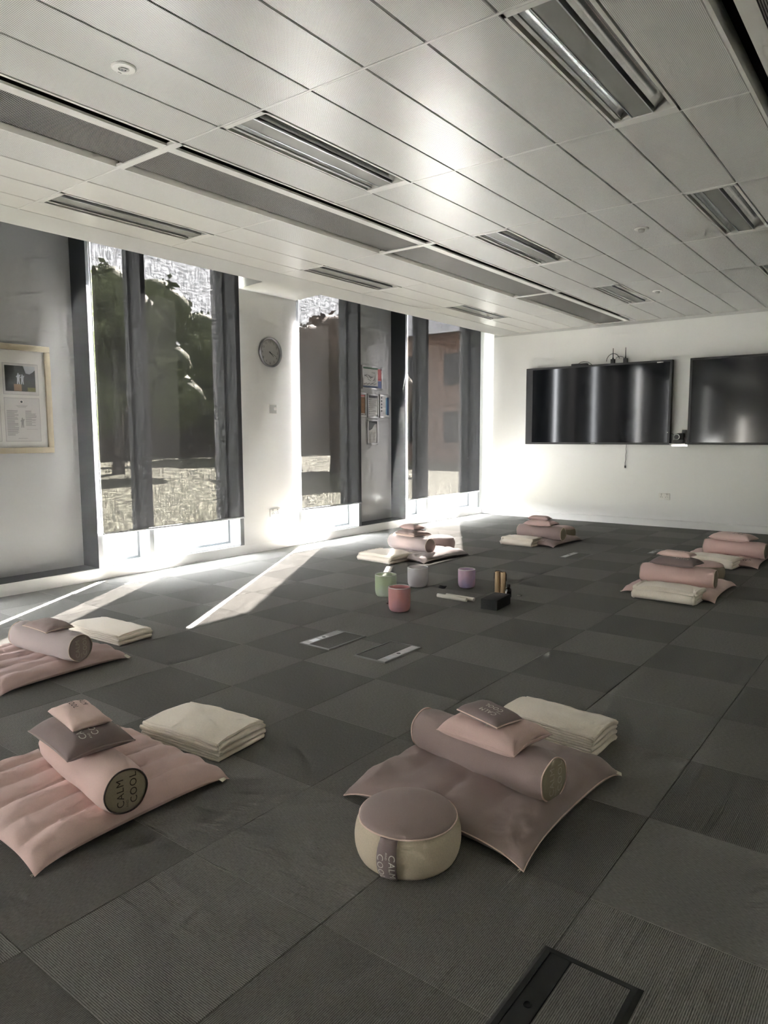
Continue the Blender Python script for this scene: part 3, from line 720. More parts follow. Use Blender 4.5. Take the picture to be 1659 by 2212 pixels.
def blanket(label, loc, rz, L_, W_, n, t_, group, seed=0, sag=0.0, fray=0.012, topfold=True):
    """a sheet folded to and fro n times: cross-section in local x-z, folded edges run along local y"""
    rnd = random.Random(seed); t = thing('folded_blanket', label, 'blanket', loc, rz, group)
    path = []
    for i in range(n):
        z = t_*(i+0.5); d = 1 if i % 2 == 0 else -1
        a = -L_/2+rnd.uniform(0, fray); c = L_/2-rnd.uniform(0, fray)
        xs = [a+(c-a)*k/12 for k in range(13)]
        if d < 0: xs = xs[::-1]
        for k, x in enumerate(xs): path.append((x, z+0.0012*noise.noise(Vector((x*14, i*3.1, seed)))))
        if i < n-1:
            xe = xs[-1]
            for k in range(1, 5):
                an = -PI/2+PI*k/5; path.append((xe+d*t_*.62*math.cos(an), z+t_*.5+t_*.5*math.sin(an)))
    H = n*t_
    pv = [Vector(p) for p in path]; nrm = []
    for j in range(len(pv)):
        tt = (pv[min(j+1, len(pv)-1)]-pv[max(j-1, 0)]).normalized(); nrm.append(Vector((-tt.y, tt.x)))
    ny = 10; K = len(pv)
    def place(p, s):
        x, z = p; y = W_/2*s
        off = fray*0.7*noise.noise(Vector((z*60, seed, 2.0)))*abs(s)**2       # layers do not end flush
        y = y*(1+off/W_*2)
        f = 1-0.14*abs(s)**3*(z/H)-0.05*(abs(x)/(L_/2))**4*(z/H)
        zz = z*f+0.009*(z/H)*noise.noise(Vector((x*9+seed, y*9, 0)))-sag*(z/H)*((x/L_)**2+(y/W_)**2)
        return (x+0.006*noise.noise(Vector((y*8, z*30, seed))), y, max(0.0005, zz))
    b = MB()
    for side in (1, -1):
        for j in range(K):
            for k in range(ny+1): b.v.append(place(pv[j]+nrm[j]*side*t_*0.46, -1+2*k/ny))
    q = K*(ny+1)
    for j in range(K-1):
        for k in range(ny):
            a = j*(ny+1)+k; b.f.append((a, a+1, a+ny+2, a+ny+1)); b.f.append((q+a, q+a+ny+1, q+a+ny+2, q+a+1))
        for k in (0, ny):
            a = j*(ny+1)+k; b.f.append((a, a+ny+1, q+a+ny+1, q+a))
    for j in (0, K-1):
        for k in range(ny):
            a = j*(ny+1)+k; b.f.append((a, q+a, q+a+1, a+1))
    b.m = [0]*len(b.f)
    b.build('wool_layers', WOOL, t, True, auto=60)
    for s in (-1, 1):
        b = MB(); pts = [place(pv[j], s*1.004) for j in range(0, K)]
        b.tube(pts, [t_*(0.50+0.10*(j % 2)) for j in range(len(pts))], 6); b.build('stitched_edge', STITCH, t, True)
    return t

GM, GB, GP, GK, GZ = 'floor mats', 'bolster cushions', 'small pillows', 'folded cream blankets', 'round floor cushions'
# ---- set in front on the left: pink mat
TOPM = 0.066
t = pad('floor_mat', 'pink channelled floor mat at the lower left', 'mat', (3.305, 1.222, 0), 0.01, 0.70, 0.70, 0.078, PINK, None, GM, chan=6, flat=0.42, ears=0.035, nu=72, nv=30, wr=0.010, seed=2, chan_depth=0.42)
lettering(t, logo(0.036, -0.27, 0.295, 0.0, False), t_surf[t.name], INK_D); zip_pull(t, (0.340, -0.342, 0.008), -2.0); woven_tag(t, (0.33, 0.31, 0.026), 0.25)
bolster('pink bolster with taupe lettered end on the lower-left mat', (3.385, 1.205, TOPM-0.008), -0.13, 0.53, 0.077, PINK, TAUPE, PIPE_D, INK_D, GB, 1, 'taupe end with dark lettering')
t = pad('pillow', 'dark mauve lettered pillow between pink bolster and small pink pillow', 'pillow', (3.345, 1.20, 0.192), -0.12, 0.33, 0.22, 0.075, MAUVE_D, MAUVE, GP, bend=0.7, flat=0.42, ears=0.07, seed=5)
lettering(t, logo(0.032, 0.085, -0.02, PI), t_surf[t.name], INK_W)
t = pad('eye_pillow', 'small pink lettered pillow topping the pile at lower left', 'pillow', (3.325, 1.21, 0.260), -0.16, 0.235, 0.13, 0.042, PINK2, None, GP, bend=0.3, flat=0.4, ears=0.08, seed=7, nu=24, nv=20, wr=0.006)
lettering(t, logo(0.026, -0.055, 0.012, 0.0, False), t_surf[t.name], INK_D)
blanket('cream blanket folded on the floor behind the lower-left pink mat', (3.29, 1.745, 0), 0.10, 0.42, 0.25, 7, 0.0125, GK, 3)

# ---- set in front on the right: mauve mat
t = pad('floor_mat', 'plain mauve floor mat with pale piping at the lower right', 'mat', (4.40, 2.082, 0), -0.03, 0.675, 0.725, 0.092, MAUVE, PIPE_P, GM, chan=4, flat=0.42, ears=0.05, nu=60, nv=34, wr=0.010, seed=11, chan_depth=0.16)
zip_pull(t, (0.330, -0.355, 0.009), -2.2); woven_tag(t, (0.318, 0.34, 0.026), 0.4)
bolster('mauve bolster with pale piped end on the lower-right mat', (4.405, 2.055, 0.070), -0.17, 0.56, 0.078, MAUVE, TAUPE, PIPE_P, INK_G, GB, 4, 'taupe end with pale lettering')
t = pad('pillow', 'pink velvet pillow on the mauve bolster at lower right', 'pillow', (4.455, 2.03, 0.205), -0.10, 0.305, 0.225, 0.078, PINK, PINK2, GP, bend=0.7, flat=0.42, ears=0.07, seed=13)
t = pad('eye_pillow', 'small mauve lettered pillow topping the pink velvet pillow', 'pillow', (4.445, 2.02, 0.276), -0.30, 0.19, 0.12, 0.040, MAUVE_D, PIPE_P, GP, bend=0.3, flat=0.4, ears=0.03, seed=17, nu=24, nv=20)
lettering(t, logo(0.026, 0.02, -0.01, PI), t_surf[t.name], INK_W); zip_pull(t, (0.05, -0.058, 0.014), -1.4)
blanket('cream blanket with stacked stitched edges behind the mauve mat', (4.415, 2.63, 0), -0.06, 0.41, 0.22, 8, 0.0125, GK, 9)
zafu('round cushion with mauve top, linen side and lettered strap', (4.41, 1.60, 0), 0.25, 0.156, 0.150, MAUVE, LINEN, PIPE_P, GZ, MAUVE_D, INK_W)

# ---- set at the left edge
t = pad('floor_mat', 'dusty rose channelled mat cut off by the left edge', 'mat', (1.80, 1.80, 0), 0.03, 0.70, 0.70, 0.072, ROSE, None, GM, chan=6, flat=0.42, ears=0.035, nu=60, nv=26, wr=0.010, seed=21, chan_depth=0.34)
woven_tag(t, (0.335, 0.33, 0.026), 0.2)
bolster('grey-mauve bolster on the mat at the left edge', (1.86, 1.86, 0.058), 0.10, 0.53, 0.077, GREYM, MAUVE, PIPE_L, INK_G, GB, 6, 'mauve end with pale lettering')
pad('eye_pillow', 'small crumpled grey pillow on the bolster at the left edge', 'pillow', (1.885, 1.845, 0.201), 0.0, 0.25, 0.15, 0.042, MAUVE, PIPE_L, GP, bend=1.2, flat=0.42, ears=0.07, seed=23, nu=26, nv=20, wr=0.009)
blanket('cream blanket folded flat near the left-edge mat and the sun streaks', (1.62, 2.36, 0), 0.05, 0.50, 0.22, 5, 0.014, GK, 12)

# ---- set by the farther windows
t = pad('floor_mat', 'grey-mauve floor mat under the bolster near the windows', 'mat', (1.52, 5.90, 0), -0.10, 0.66, 0.72, 0.072, GREYM, None, GM, chan=5, flat=0.42, ears=0.05, nu=44, nv=24, wr=0.010, seed=31, chan_depth=0.2)
lettering(t, logo(0.036, 0.2, -0.27, PI, False), t_surf[t.name], INK_W)
bolster('grey-mauve bolster near the windows with a sunlit spot', (1.43, 5.84, 0.058), -0.18, 0.54, 0.080, GREYM, MAUVE, PIPE_L, None, GB, 8)
pad('pillow', 'grey-mauve pillow on the bolster near the windows', 'pillow', (1.45, 5.84, 0.207), -0.25, 0.32, 0.23, 0.066, MAUVE, PIPE_L, GP, bend=0.7, flat=0.42, ears=0.07, seed=33, nu=26, nv=22)
pad('eye_pillow', 'small rose pillow topping the pile near the windows', 'pillow', (1.42, 5.87, 0.268), -0.30, 0.25, 0.14, 0.050, ROSE, None, GP, bend=0.3, flat=0.4, ears=0.08, seed=35, nu=22, nv=18)
blanket('cream blanket with a sunlit stripe in front of the window-side mat', (1.37, 5.50, 0), 1.50+PI, 0.34, 0.40, 3, 0.030, GK, 15)
zafu('grey-mauve round cushion behind the window-side bolster', (1.44, 6.38, 0), 0.3, 0.156, 0.150, GREYM, MAUVE, None, GZ)

# ---- set before the left half of the end wall
t = pad('floor_mat', 'mauve floor mat nearest the end wall under the left display', 'mat', (2.08, 7.52, 0), -0.06, 0.68, 0.72, 0.070, MAUVE, None, GM, chan=5, flat=0.42, ears=0.06, nu=44, nv=24, wr=0.010, seed=41, chan_depth=0.2)
lettering(t, logo(0.036, 0.17, -0.27, PI, False), t_surf[t.name], INK_W)
bolster('mauve bolster nearest the end wall below the left display', (2.14, 7.38, 0.056), -0.06, 0.54, 0.080, MAUVE, TAUPE, PIPE_L, None, GB, 10)
pad('pillow', 'rose pillow on the mauve bolster nearest the end wall', 'pillow', (2.14, 7.38, 0.205), -0.05, 0.34, 0.22, 0.066, ROSE, None, GP, bend=0.7, flat=0.42, ears=0.08, seed=43, nu=26, nv=22)
pad('eye_pillow', 'small rose pillow topping the pile nearest the end wall', 'pillow', (2.12, 7.38, 0.266), 0.10, 0.24, 0.14, 0.050, ROSE, MAUVE_D, GP, bend=0.3, flat=0.4, ears=0.09, seed=45, nu=22, nv=18)
blanket('cream blanket rolled in folds before the mat nearest the end wall', (2.00, 7.17, 0), 1.56+PI, 0.22, 0.36, 3, 0.033, GK, 18)
zafu('rose round cushion behind the bolster nearest the end wall', (2.16, 7.92, 0), 0.3, 0.156, 0.150, ROSE, TAUPE, PIPE_L, GZ)

# ---- two pink sets on the right
t = pad('floor_mat', 'pink lettered mat of the nearer pink set on the right', 'mat', (4.06, 5.80, 0), 0.0, 0.68, 0.74, 0.072, PINK, None, GM, chan=5, flat=0.42, ears=0.06, nu=50, nv=26, wr=0.010, seed=51, chan_depth=0.2)
lettering(t, logo(0.040, 0.17, -0.27, PI, False), t_surf[t.name], INK_D); zip_pull(t, (-0.335, -0.362, 0.010), 3.6)
bolster('pink bolster of the nearer pink set on the right', (4.07, 5.69, 0.058), 0.01, 0.54, 0.080, PINK, TAUPE, PIPE_L, None, GB, 12)
t = pad('pillow', 'dark mauve lettered pillow on the pink bolster at right', 'pillow', (4.05, 5.72, 0.207), -0.10, 0.34, 0.23, 0.066, MAUVE_D, None, GP, bend=0.7, flat=0.42, ears=0.08, seed=53, nu=26, nv=22)
lettering(t, logo(0.034, 0.06, -0.03, PI), t_surf[t.name], INK_W); zip_pull(t, (-0.165, -0.11, 0.02), 2.6)
t = pad('eye_pillow', 'small pink lettered pillow on the dark mauve pillow at right', 'pillow', (4.04, 5.75, 0.268), -0.12, 0.26, 0.14, 0.046, PINK2, None, GP, bend=0.3, flat=0.4, ears=0.08, seed=55, nu=22, nv=18)
lettering(t, logo(0.026, 0.04, 0.0, PI, False), t_surf[t.name], INK_D); zip_pull(t, (-0.125, -0.06, 0.014), 2.6)
blanket('cream blanket with ribbed edge before the nearer pink set', (4.08, 5.41, 0), 1.55+PI, 0.24, 0.42, 3, 0.036, GK, 21)
zafu('pink round cushion behind the nearer pink set', (4.12, 6.36, 0), 0.3, 0.150, 0.150, PINK, TAUPE, None, GZ)
t = pad('floor_mat', 'pink mat of the farther pink set at the right edge', 'mat', (4.05, 7.45, 0), 0.0, 0.70, 0.76, 0.072, PINK, None, GM, chan=5, flat=0.42, ears=0.05, nu=44, nv=24, wr=0.010, seed=61, chan_depth=0.2)
lettering(t, logo(0.040, 0.22, -0.27, PI, False), t_surf[t.name], INK_D)
bolster('pink bolster of the farther set at the right edge', (4.14, 7.38, 0.058), -0.08, 0.54, 0.080, PINK, TAUPE, PIPE_L, INK_D, GB, 14)
t = pad('pillow', 'pink lettered pillow topping the pile at the right edge', 'pillow', (4.12, 7.40, 0.207), -0.2, 0.38, 0.23, 0.075, PINK2, None, GP, bend=0.7, flat=0.42, ears=0.08, seed=63, nu=26, nv=22)
lettering(t, logo(0.034, 0.06, -0.03, PI), t_surf[t.name], INK_D); zip_pull(t, (-0.19, -0.11, 0.02), 2.8)
blanket('cream blanket before the farther pink set at the right edge', (4.00, 7.08, 0), 1.45+PI, 0.26, 0.44, 3, 0.033, GK, 24)

# ================================================================ sound bowls and small things on the floor
def frosted(name, rgb, tint2, alpha=0.35):
    m = mat(name, lin(rgb), 0.28, 0, 0.5); N, L, b = nodes(m)
    b.inputs['Subsurface Weight'].default_value = 0.0
    tc = N.new('ShaderNodeTexCoord'); nz = N.new('ShaderNodeTexNoise'); nz.inputs['Scale'].default_value = 7; L.new(tc.outputs['Object'], nz.inputs['Vector'])
    mx = N.new('ShaderNodeMix'); mx.data_type = 'RGBA'; mx.inputs[6].default_value = (*lin(rgb), 1); mx.inputs[7].default_value = (*lin(tint2), 1)
    rmp = N.new('ShaderNodeMapRange'); rmp.inputs[1].default_value = 0.42; rmp.inputs[2].default_value = 0.66; L.new(nz.outputs['Fac'], rmp.inputs[0]); L.new(rmp.outputs[0], mx.inputs[0]); L.new(mx.outputs[2], b.inputs['Base Color'])
    tlc = N.new('ShaderNodeBsdfTranslucent'); L.new(mx.outputs[2], tlc.inputs[0])
    ms = N.new('ShaderNodeMixShader'); ms.inputs[0].default_value = 0.3; L.new(b.outputs[0], ms.inputs[1]); L.new(tlc.outputs[0], ms.inputs[2])
    tp = N.new('ShaderNodeBsdfTransparent'); tp.inputs[0].default_value = (0.95,0.95,0.95,1)
    m2 = N.new('ShaderNodeMixShader'); m2.inputs[0].default_value = alpha; L.new(ms.outputs[0], m2.inputs[1]); L.new(tp.outputs[0], m2.inputs[2])
    L.new(m2.outputs[0], N['Material Output'].inputs[0]); return m
def bowl(label, x, y, R, h, m, rimm):
    t = thing('crystal_bowl', label, 'singing bowl', (x, y, 0), 0, 'frosted crystal bowls')
    w_ = 0.005
    prof = [(0.001,0.001),(R*.62,0.001),(R*.80,0.006),(R*.92,0.018),(R*.97,0.036),(R*.985,0.06)]+[(R*(.985+.015*k/6), 0.06+(h-0.06)*k/6) for k in range(1, 7)]
    prof += [(R-w_, h-0.0005)]+[(R*(.985+.015*k/6)-w_, 0.06+(h-0.06)*k/6) for k in range(5, -1, -1)]+[(R*.95-w_,0.036),(R*.85-w_,0.016),(R*.6,0.008),(0.001,0.007)]
    MB().lathe(prof, 48, False).build('bowl', m, t, True, auto=50)
    MB().tube([((R-w_/2)*math.cos(a), (R-w_/2)*math.sin(a), h) for a in [2*PI*i/48 for i in range(48)]], 0.003, 6, closed=True).build('rim', rimm, t, True)
m_rim = mat('glass_rim', (0.85,0.85,0.83), 0.15, 0, 0.8)
bowl('pale green frosted bowl', 2.335, 4.225, 0.083, 0.168, frosted('green_quartz', (216,230,200), (220,228,218), 0.30), m_rim)
bowl('coral pink frosted bowl nearest the viewer', 2.690, 3.915, 0.078, 0.170, frosted('pink_quartz', (240,186,184), (228,184,196), 0.08), m_rim)
bowl('clear white frosted bowl behind the coral pink one', 2.330, 4.660, 0.084, 0.158, frosted('white_quartz', (226,224,226), (216,208,210), 0.30), m_rim)
bowl('small lilac frosted bowl at the right of the bowls', 2.672, 4.855, 0.070, 0.150, frosted('lilac_quartz', (232,204,222), (204,192,226), 0.08), m_rim)

m_ceram = noisy(mat('ceramic_white', (0.72,0.69,0.62), 0.35), (0.72,0.69,0.62), 0.05, 30, 0.03)
m_wood = noisy(mat('bamboo', lin((204,176,140)), 0.55), lin((204,176,140)), 0.18, 14, 0.1, 0.002, 3, 'Object', None, (1,1,0.12))
m_wooddark = noisy(mat('bamboo_end', lin((140,100,64)), 0.7), lin((140,100,64)), 0.2, 40, 0.1)
m_amber = mat('amber_glass', lin((26,16,10)), 0.12, 0, 0.6)
m_label = mat('paper_label', (0.74,0.72,0.66), 0.6)
def tube_stick(label, x, y, rz, L_, r):
    t = thing('white_tube', label, 'tube', (x, y, 0), rz, 'white tubes')
    b = MB(); b.lathe([(r,-L_/2),(r,L_/2),(r*.97,L_/2+.001),(r*.68,L_/2+.001),(r*.66,L_/2),(r*.66,-L_/2),(r*.68,-L_/2-.001),(r*.97,-L_/2-.001),(r,-L_/2)], 24, False, ax='x', c=(0,0,r)); b.build('tube', m_ceram, t, True, auto=40)
    MB().lathe([(r*.7,L_/2+.0012),(r*.98,L_/2+.0012),(r*.98,L_/2+.0004),(r*.7,L_/2+.0004),(r*.7,L_/2+.0012)], 24, False, ax='x', c=(0,0,r)).build('rim', m_label, t, True, auto=40)
tube_stick('white tube lying in front of the lilac bowl', 2.800, 4.425, -0.02, 0.255, 0.015)
tube_stick('second white tube lying behind the first', 2.845, 4.468, -0.02, 0.240, 0.015)

m_foam = noisy(mat('grey_foam', (0.050,0.050,0.050), 0.85), (0.050,0.050,0.050), 0.15, 180, 0.1)
t = thing('yoga_block', 'black foam block standing flat beside the brown bottle', 'block', (3.165, 4.432, 0), 0.09)
MB().bbox(-0.062, -0.125, 0, 0.062, 0.125, 0.074, 0.005).build('block', m_foam, t, True, auto=40)
t = thing('bamboo_clapper', 'pair of upright bamboo sticks with a dark cord', 'instrument', (2.985, 4.835, 0), 0.6)
for k, (dx, hh) in enumerate(((-0.022, 0.168), (0.020, 0.166))):
    st = MB().lathe([(0.020,0.0),(0.021,0.004),(0.0215,hh*.5),(0.021,hh-0.003),(0.019,hh),(0.012,hh),(0.011,hh-0.006)], 20).build('stick', m_wood, t, True, auto=40); st.location = (dx, -0.012*k, 0)
    MB().lathe([(0.0195,hh+.0002),(0.012,hh+.0004)], 20, False).build('cut_end', m_wooddark, st)
MB().tube([(-0.046,0,0.115),(-0.046,0.0,0.155),(-0.035,0.002,0.178),(-0.01,0.002,0.176),(0.012,-0.01,0.170),(0.034,-0.02,0.172),(0.043,-0.018,0.150),(0.042,-0.022,0.10)], 0.0022, 6).build('cord', m_cable, t, True)
t = thing('amber_bottle', 'small dark brown bottle with black cap and white label', 'bottle', (3.098, 4.752, 0), -0.9)
MB().lathe([(0.021,0.0),(0.0225,0.003),(0.0225,0.058),(0.019,0.066),(0.0105,0.070),(0.0105,0.076)], 28).build('body', m_amber, t, True, auto=40)
MB().lathe([(0.0125,0.075),(0.013,0.077),(0.013,0.097),(0.0118,0.099)], 24).build('cap', m_black, t, True, auto=40)
b = MB(); n = 12
for k in range(n+1):
    a = -PI/2+0.75-1.5*k/n
    for z in (0.010, 0.050): b.v.append((0.0229*math.cos(a), 0.0229*math.sin(a), z))
for k in range(n): b.f.append((2*k, 2*k+2, 2*k+3, 2*k+1)); b.m.append(0)
lb = b.build('label', m_label, t, True)
for k in range(4):
    b = MB(); z0 = 0.038-0.007*k
    for j in range(5):
        a = -PI/2+0.35-(0.7-(0.2 if k % 2 else 0))*j/4
        for z in (z0, z0+0.0018): b.v.append((0.0231*math.cos(a), 0.0231*math.sin(a), z))
    for j in range(4): b.f.append((2*j, 2*j+2, 2*j+3, 2*j+1)); b.m.append(0)
    b.build('print_line', m_socketgrey, lb)
t = thing('white_clip', 'tiny white clip on the carpet beside the brown bottle', 'clip', (3.145, 4.83, 0), 0.2)
MB().tube([(-0.012,0,0.003),(0.014,0,0.003)], 0.0028, 6).build('clip', m_label, t)
MB().tube([(0.014,0,0.003),(0.018,0.004,0.004)], 0.002, 6).build('hook', m_label, t)
def leather_ring(label, x, y, rz, m):
    t = thing('suede_ring', label, 'ring', (x, y, 0), rz, 'rubber rings')
    for k, (dx, dz, ph) in enumerate(((0, 0.005, 0), (0.008, 0.014, 1.3))):
        MB().tube([(dx+0.026*math.cos(a), 0.018*math.sin(a), dz+0.003*math.sin(2*a+ph)) for a in [2*PI*i/20 for i in range(20)]], 0.005, 6, closed=True).build('ring', m, t, True)
leather_ring('small black rings lying between the white and lilac bowls', 2.525, 4.72, 0.2, m_rubber)
leather_ring('small brown rings lying beside the coral pink bowl', 2.515, 4.045, 0.8, noisy(mat('brown_suede', (0.05,0.032,0.022), 0.8), (0.05,0.032,0.022), 0.3, 60, 0.1))

# ---------------------------------------------------------------- floor boxes
def floorbox(label, x0, x1, y0, y1, strip, fm, sm, big=False, hole=True):
    t = thing('floor_box', label, 'floor box', ((x0+x1)/2, (y0+y1)/2, 0), 0, 'floor socket boxes')
    hx, hy = (x1-x0)/2, (y1-y0)/2; e = 0.012 if not big else 0.022; h = 0.005 if not big else 0.007
    b = MB()
    # chamfered frame from four mitred bars
    o = [(-hx,-hy),(hx,-hy),(hx,hy),(-hx,hy)]; i_ = [(-hx+e,-hy+e),(hx-e,-hy+e),(hx-e,hy-e),(-hx+e,hy-e)]; m_ = [(-hx+e*.45,-hy+e*.45),(hx-e*.45,-hy+e*.45),(hx-e*.45,hy-e*.45),(-hx+e*.45,hy-e*.45)]
    for k in range(4):
        l = (k+1) % 4
        vs = [(*o[k],0),(*o[l],0),(*m_[k],h),(*m_[l],h),(*i_[k],h),(*i_[l],h),(*i_[k],0),(*i_[l],0)]
        b.add(vs, [(0,1,3,2),(2,3,5,4),(4,5,7,6),(6,7,1,0),(0,2,4,6),(1,7,5,3)])
    b.build('frame', fm, t)
    sw = 0.055 if not big else 0.052
    lid0, lid1 = (-hx+e, hx-e)
    if strip == '+x': a, c = hx-e-sw, hx-e; lid1 = a
    else: a, c = -hx+e, -hx+e+sw; lid0 = c
    sp = MB().bbox(a+.0008, -hy+e+.001, 0.0, c-.0008, hy-e-.001, h-0.0012, 0.0008).build('flap_strip', sm, t)
    cxs = (a+c)/2
    if hole:
        if big:
            MB().lathe([(0.010,h-0.0012),(0.010,h+0.0002),(0.0075,h+0.0006),(0.0075,h-0.0008),(0.001,h-0.001)], 24, False, c=(cxs, -0.02, 0)).build('lock', m_black, sp, True, auto=40)
        else:
            MB().box(cxs-0.019, -0.035, h-0.0011, cxs+0.019, 0.03, h-0.0004).build('catch', m_steel, sp)
            MB().lathe([(0.012,h-0.0003),(0.010,h+0.0004),(0.001,h+0.0004)], 20, False, c=(cxs, 0.0, 0)).build('finger_hole', m_black, sp)
            MB().box(cxs-0.020, -0.115, h-0.0011, cxs+0.020, -0.05, h-0.0006).build('cable_flap', m_alu if sm is not m_black else m_rubber, sp)
    lm = MB().bbox(lid0+.0012, -hy+e+.001, 0, lid1-.0012, hy-e-.001, h-0.001, 0.0008).build('carpet_lid', carp[(0, 'y')], t)
m_boxgrey = mat('box_grey', (0.16,0.16,0.16), 0.4, 0.5); m_boxalu = mat('box_alu', (0.30,0.30,0.29), 0.32, 0.6); m_boxblack = mat('box_charcoal', (0.022,0.023,0.023), 0.55)
m_wornalu = noisy(mat('worn_alu', (0.50,0.50,0.49), 0.32, 0.8), (0.50,0.50,0.49), 0.25, 25, 0.1)
floorbox('left one of the two metal-framed floor boxes before the bowls', 2.672, 2.908, 2.935, 3.28, '-x', m_boxalu, m_boxalu)
floorbox('right one of the two floor boxes, with worn bright strip', 3.082, 3.307, 2.938, 3.292, '+x', m_boxalu, m_wornalu)
floorbox('floor box between the bowls and the end wall', 2.675, 2.895, 6.63, 7.0, '-x', m_boxgrey, m_wornalu)
floorbox('far floor box partly hidden by the pink set', 3.15, 3.38, 7.36, 7.72, '+x', m_boxgrey, m_boxgrey)
floorbox('large charcoal floor box at the bottom edge', 4.895, 5.128, 1.135, 1.487, '-x', m_boxblack, m_boxblack, True)

# ================================================================ end wall: displays and devices
def display(label, x0, x1, z0, z1, left=0.0):
    t = thing('wall_display', label, 'display', ((x0+x1)/2, YB-0.055, z0))
    hx = (x1-x0)/2; H = z1-z0
    MB().bbox(-hx, -0.035, 0, hx, 0.035, H, 0.006).build('body', m_black, t, True, auto=40)
    e = 0.028
    b = MB(); b.box(-hx+.002, -0.046, .002, hx-.002, -0.034, e).box(-hx+.002, -0.046, H-e, hx-.002, -0.034, H-.002).box(-hx+.002, -0.046, e, -hx+e+left, -0.034, H-e).box(hx-e, -0.046, e, hx-.002, -0.034, H-e)
    b.build('bezel', m_black, t)
    MB().box(-hx+e+left, -0.040, e, hx-e, -0.034, H-e).build('screen', m_screen, t)
    MB().box(-hx*.6, 0.035, H*.3, hx*.6, 0.055, H*.7).build('wall_bracket', m_black, t)
    MB().box(-0.03, -0.0467, 0.010, 0.03, -0.046, 0.017).build('nameplate', m_socketgrey, t)
    return t
YD = YB-0.1
t = display('left wall display with black side strip', 0.835, 2.88, 1.088, 2.180, 0.075)
MB().box(0.83, -0.0467, 1.058, 0.91, -0.0462, 1.070).build('sticker', m_label, t)
MB().lathe([(0.006,0),(0.005,0.0008),(0.001,0.001)], 12, ax='y', c=(0.995, -0.0468, 0.16)).build('indicator', m_label, t)
display('right wall display running out of the picture', 3.095, 5.14, 1.092, 2.180)
# little shelf with conference camera
t = thing('wall_shelf', 'narrow white shelf between the two displays', 'shelf', (2.985, YB, 1.095))
MB().box(-0.098, -0.13, 0, 0.098, 0, 0.012).build('shelf_board', m_socketgrey, t); MB().box(-0.098, -0.006, -0.03, 0.098, 0, 0.0).build('back_lip', m_steel, t)
t = thing('conference_camera', 'black conference camera on the shelf between the displays', 'camera', (2.992, YB-0.065, 1.107))
MB().bbox(-0.062, -0.055, 0, 0.062, 0.055, 0.045, 0.006).build('base', m_black, t, True, auto=40)
MB().bbox(-0.03, -0.03, 0.045, 0.05, 0.04, 0.13, 0.008).build('yoke', m_black, t, True, auto=40)
hd_ = MB().lathe([(0.026,-0.062),(0.040,-0.060),(0.044,-0.05),(0.044,0.045),(0.036,0.055)], 28, ax='y', c=(-0.018,0,0.082)).build('lens_barrel', m_black, t, True, auto=40)
MB().lathe([(0.040,-0.0615),(0.034,-0.063),(0.030,-0.0615)], 28, False, ax='y', c=(-0.018,0,0.082)).build('lens_ring', m_socketgrey, hd_, True)
MB().tube([(-0.05,0.02,0.09),(-0.09,0.03,0.12),(-0.125,0.02,0.13)], 0.003, 6).build('cable', m_cable, t, True)
t = thing('wall_socket', 'white single socket plate behind the conference camera', 'socket', (3.045, YB, 1.235))
MB().bbox(-0.043, -0.010, -0.06, 0.043, 0, 0.06, 0.003).build('plate', m_socket, t, True, auto=40); MB().box(-0.03, -0.03, -0.05, 0.03, -0.010, 0.045).build('plug', m_black, t)
# device box and router on top of the left display
t = thing('media_box', 'small flat black box lying on the left display', 'device', (1.625, YB-0.055, 2.18))
MB().bbox(-0.115, -0.03, 0, 0.115, 0.03, 0.026, 0.004).build('case', m_black, t, True, auto=40)
MB().tube([(-0.02,0,0.026),(0.01,0,0.045),(0.06,0,0.052),(0.12,0,0.04),(0.17,0,0.004)], 0.0035, 6).build('cable', m_cable, t, True)
t = thing('wifi_router', 'grey network box with two black antennas on the left display', 'router', (2.185, YB-0.055, 2.18))
MB().bbox(-0.055, -0.02, 0.0, 0.055, 0.02, 0.060, 0.004).build('case', m_socketgrey, t, True, auto=40)
for sx in (-0.095, 0.075):
    an = MB().lathe([(0.011,0.055),(0.011,0.075),(0.006,0.08),(0.0045,0.20),(0.003,0.203)], 12, c=(sx, 0, 0)).build('antenna', m_black, t, True, auto=40)
    MB().bbox(sx-0.028, -0.02, 0.0, sx+0.028, 0.02, 0.058, 0.004).build('hub', m_black, t, True, auto=40)
MB().tube([(-0.17+0.09*(1-math.cos(a))-0.01, -0.01, 0.03+0.10*math.sin(a)) for a in [PI*i/14 for i in range(15)]], 0.004, 6).build('cable', m_cable, t, True)
MB().tube([(-0.06+0.055*(1-math.cos(a)), 0.01, 0.055+0.035*math.sin(a)) for a in [PI*i/10 for i in range(11)]], 0.003, 6).build('cable', m_cable, t, True)
t = thing('hanging_cable', 'thin black cable hanging below the left display', 'cable', (2.29, YB-0.012, 0.77))
MB().tube([(0.003,0,0.322),(0.004,0,0.29),(-0.001,0,0.26),(0.006,0,0.22),(-0.002,0,0.17),(0.002,0,0.12),(-0.006,0,0.07),(-0.004,0,0.03)], 0.0028, 6).build('cord', m_cable, t, True)
MB().bbox(-0.012, -0.006, 0, 0.006, 0.006, 0.032, 0.002).build('plug', m_black, t)
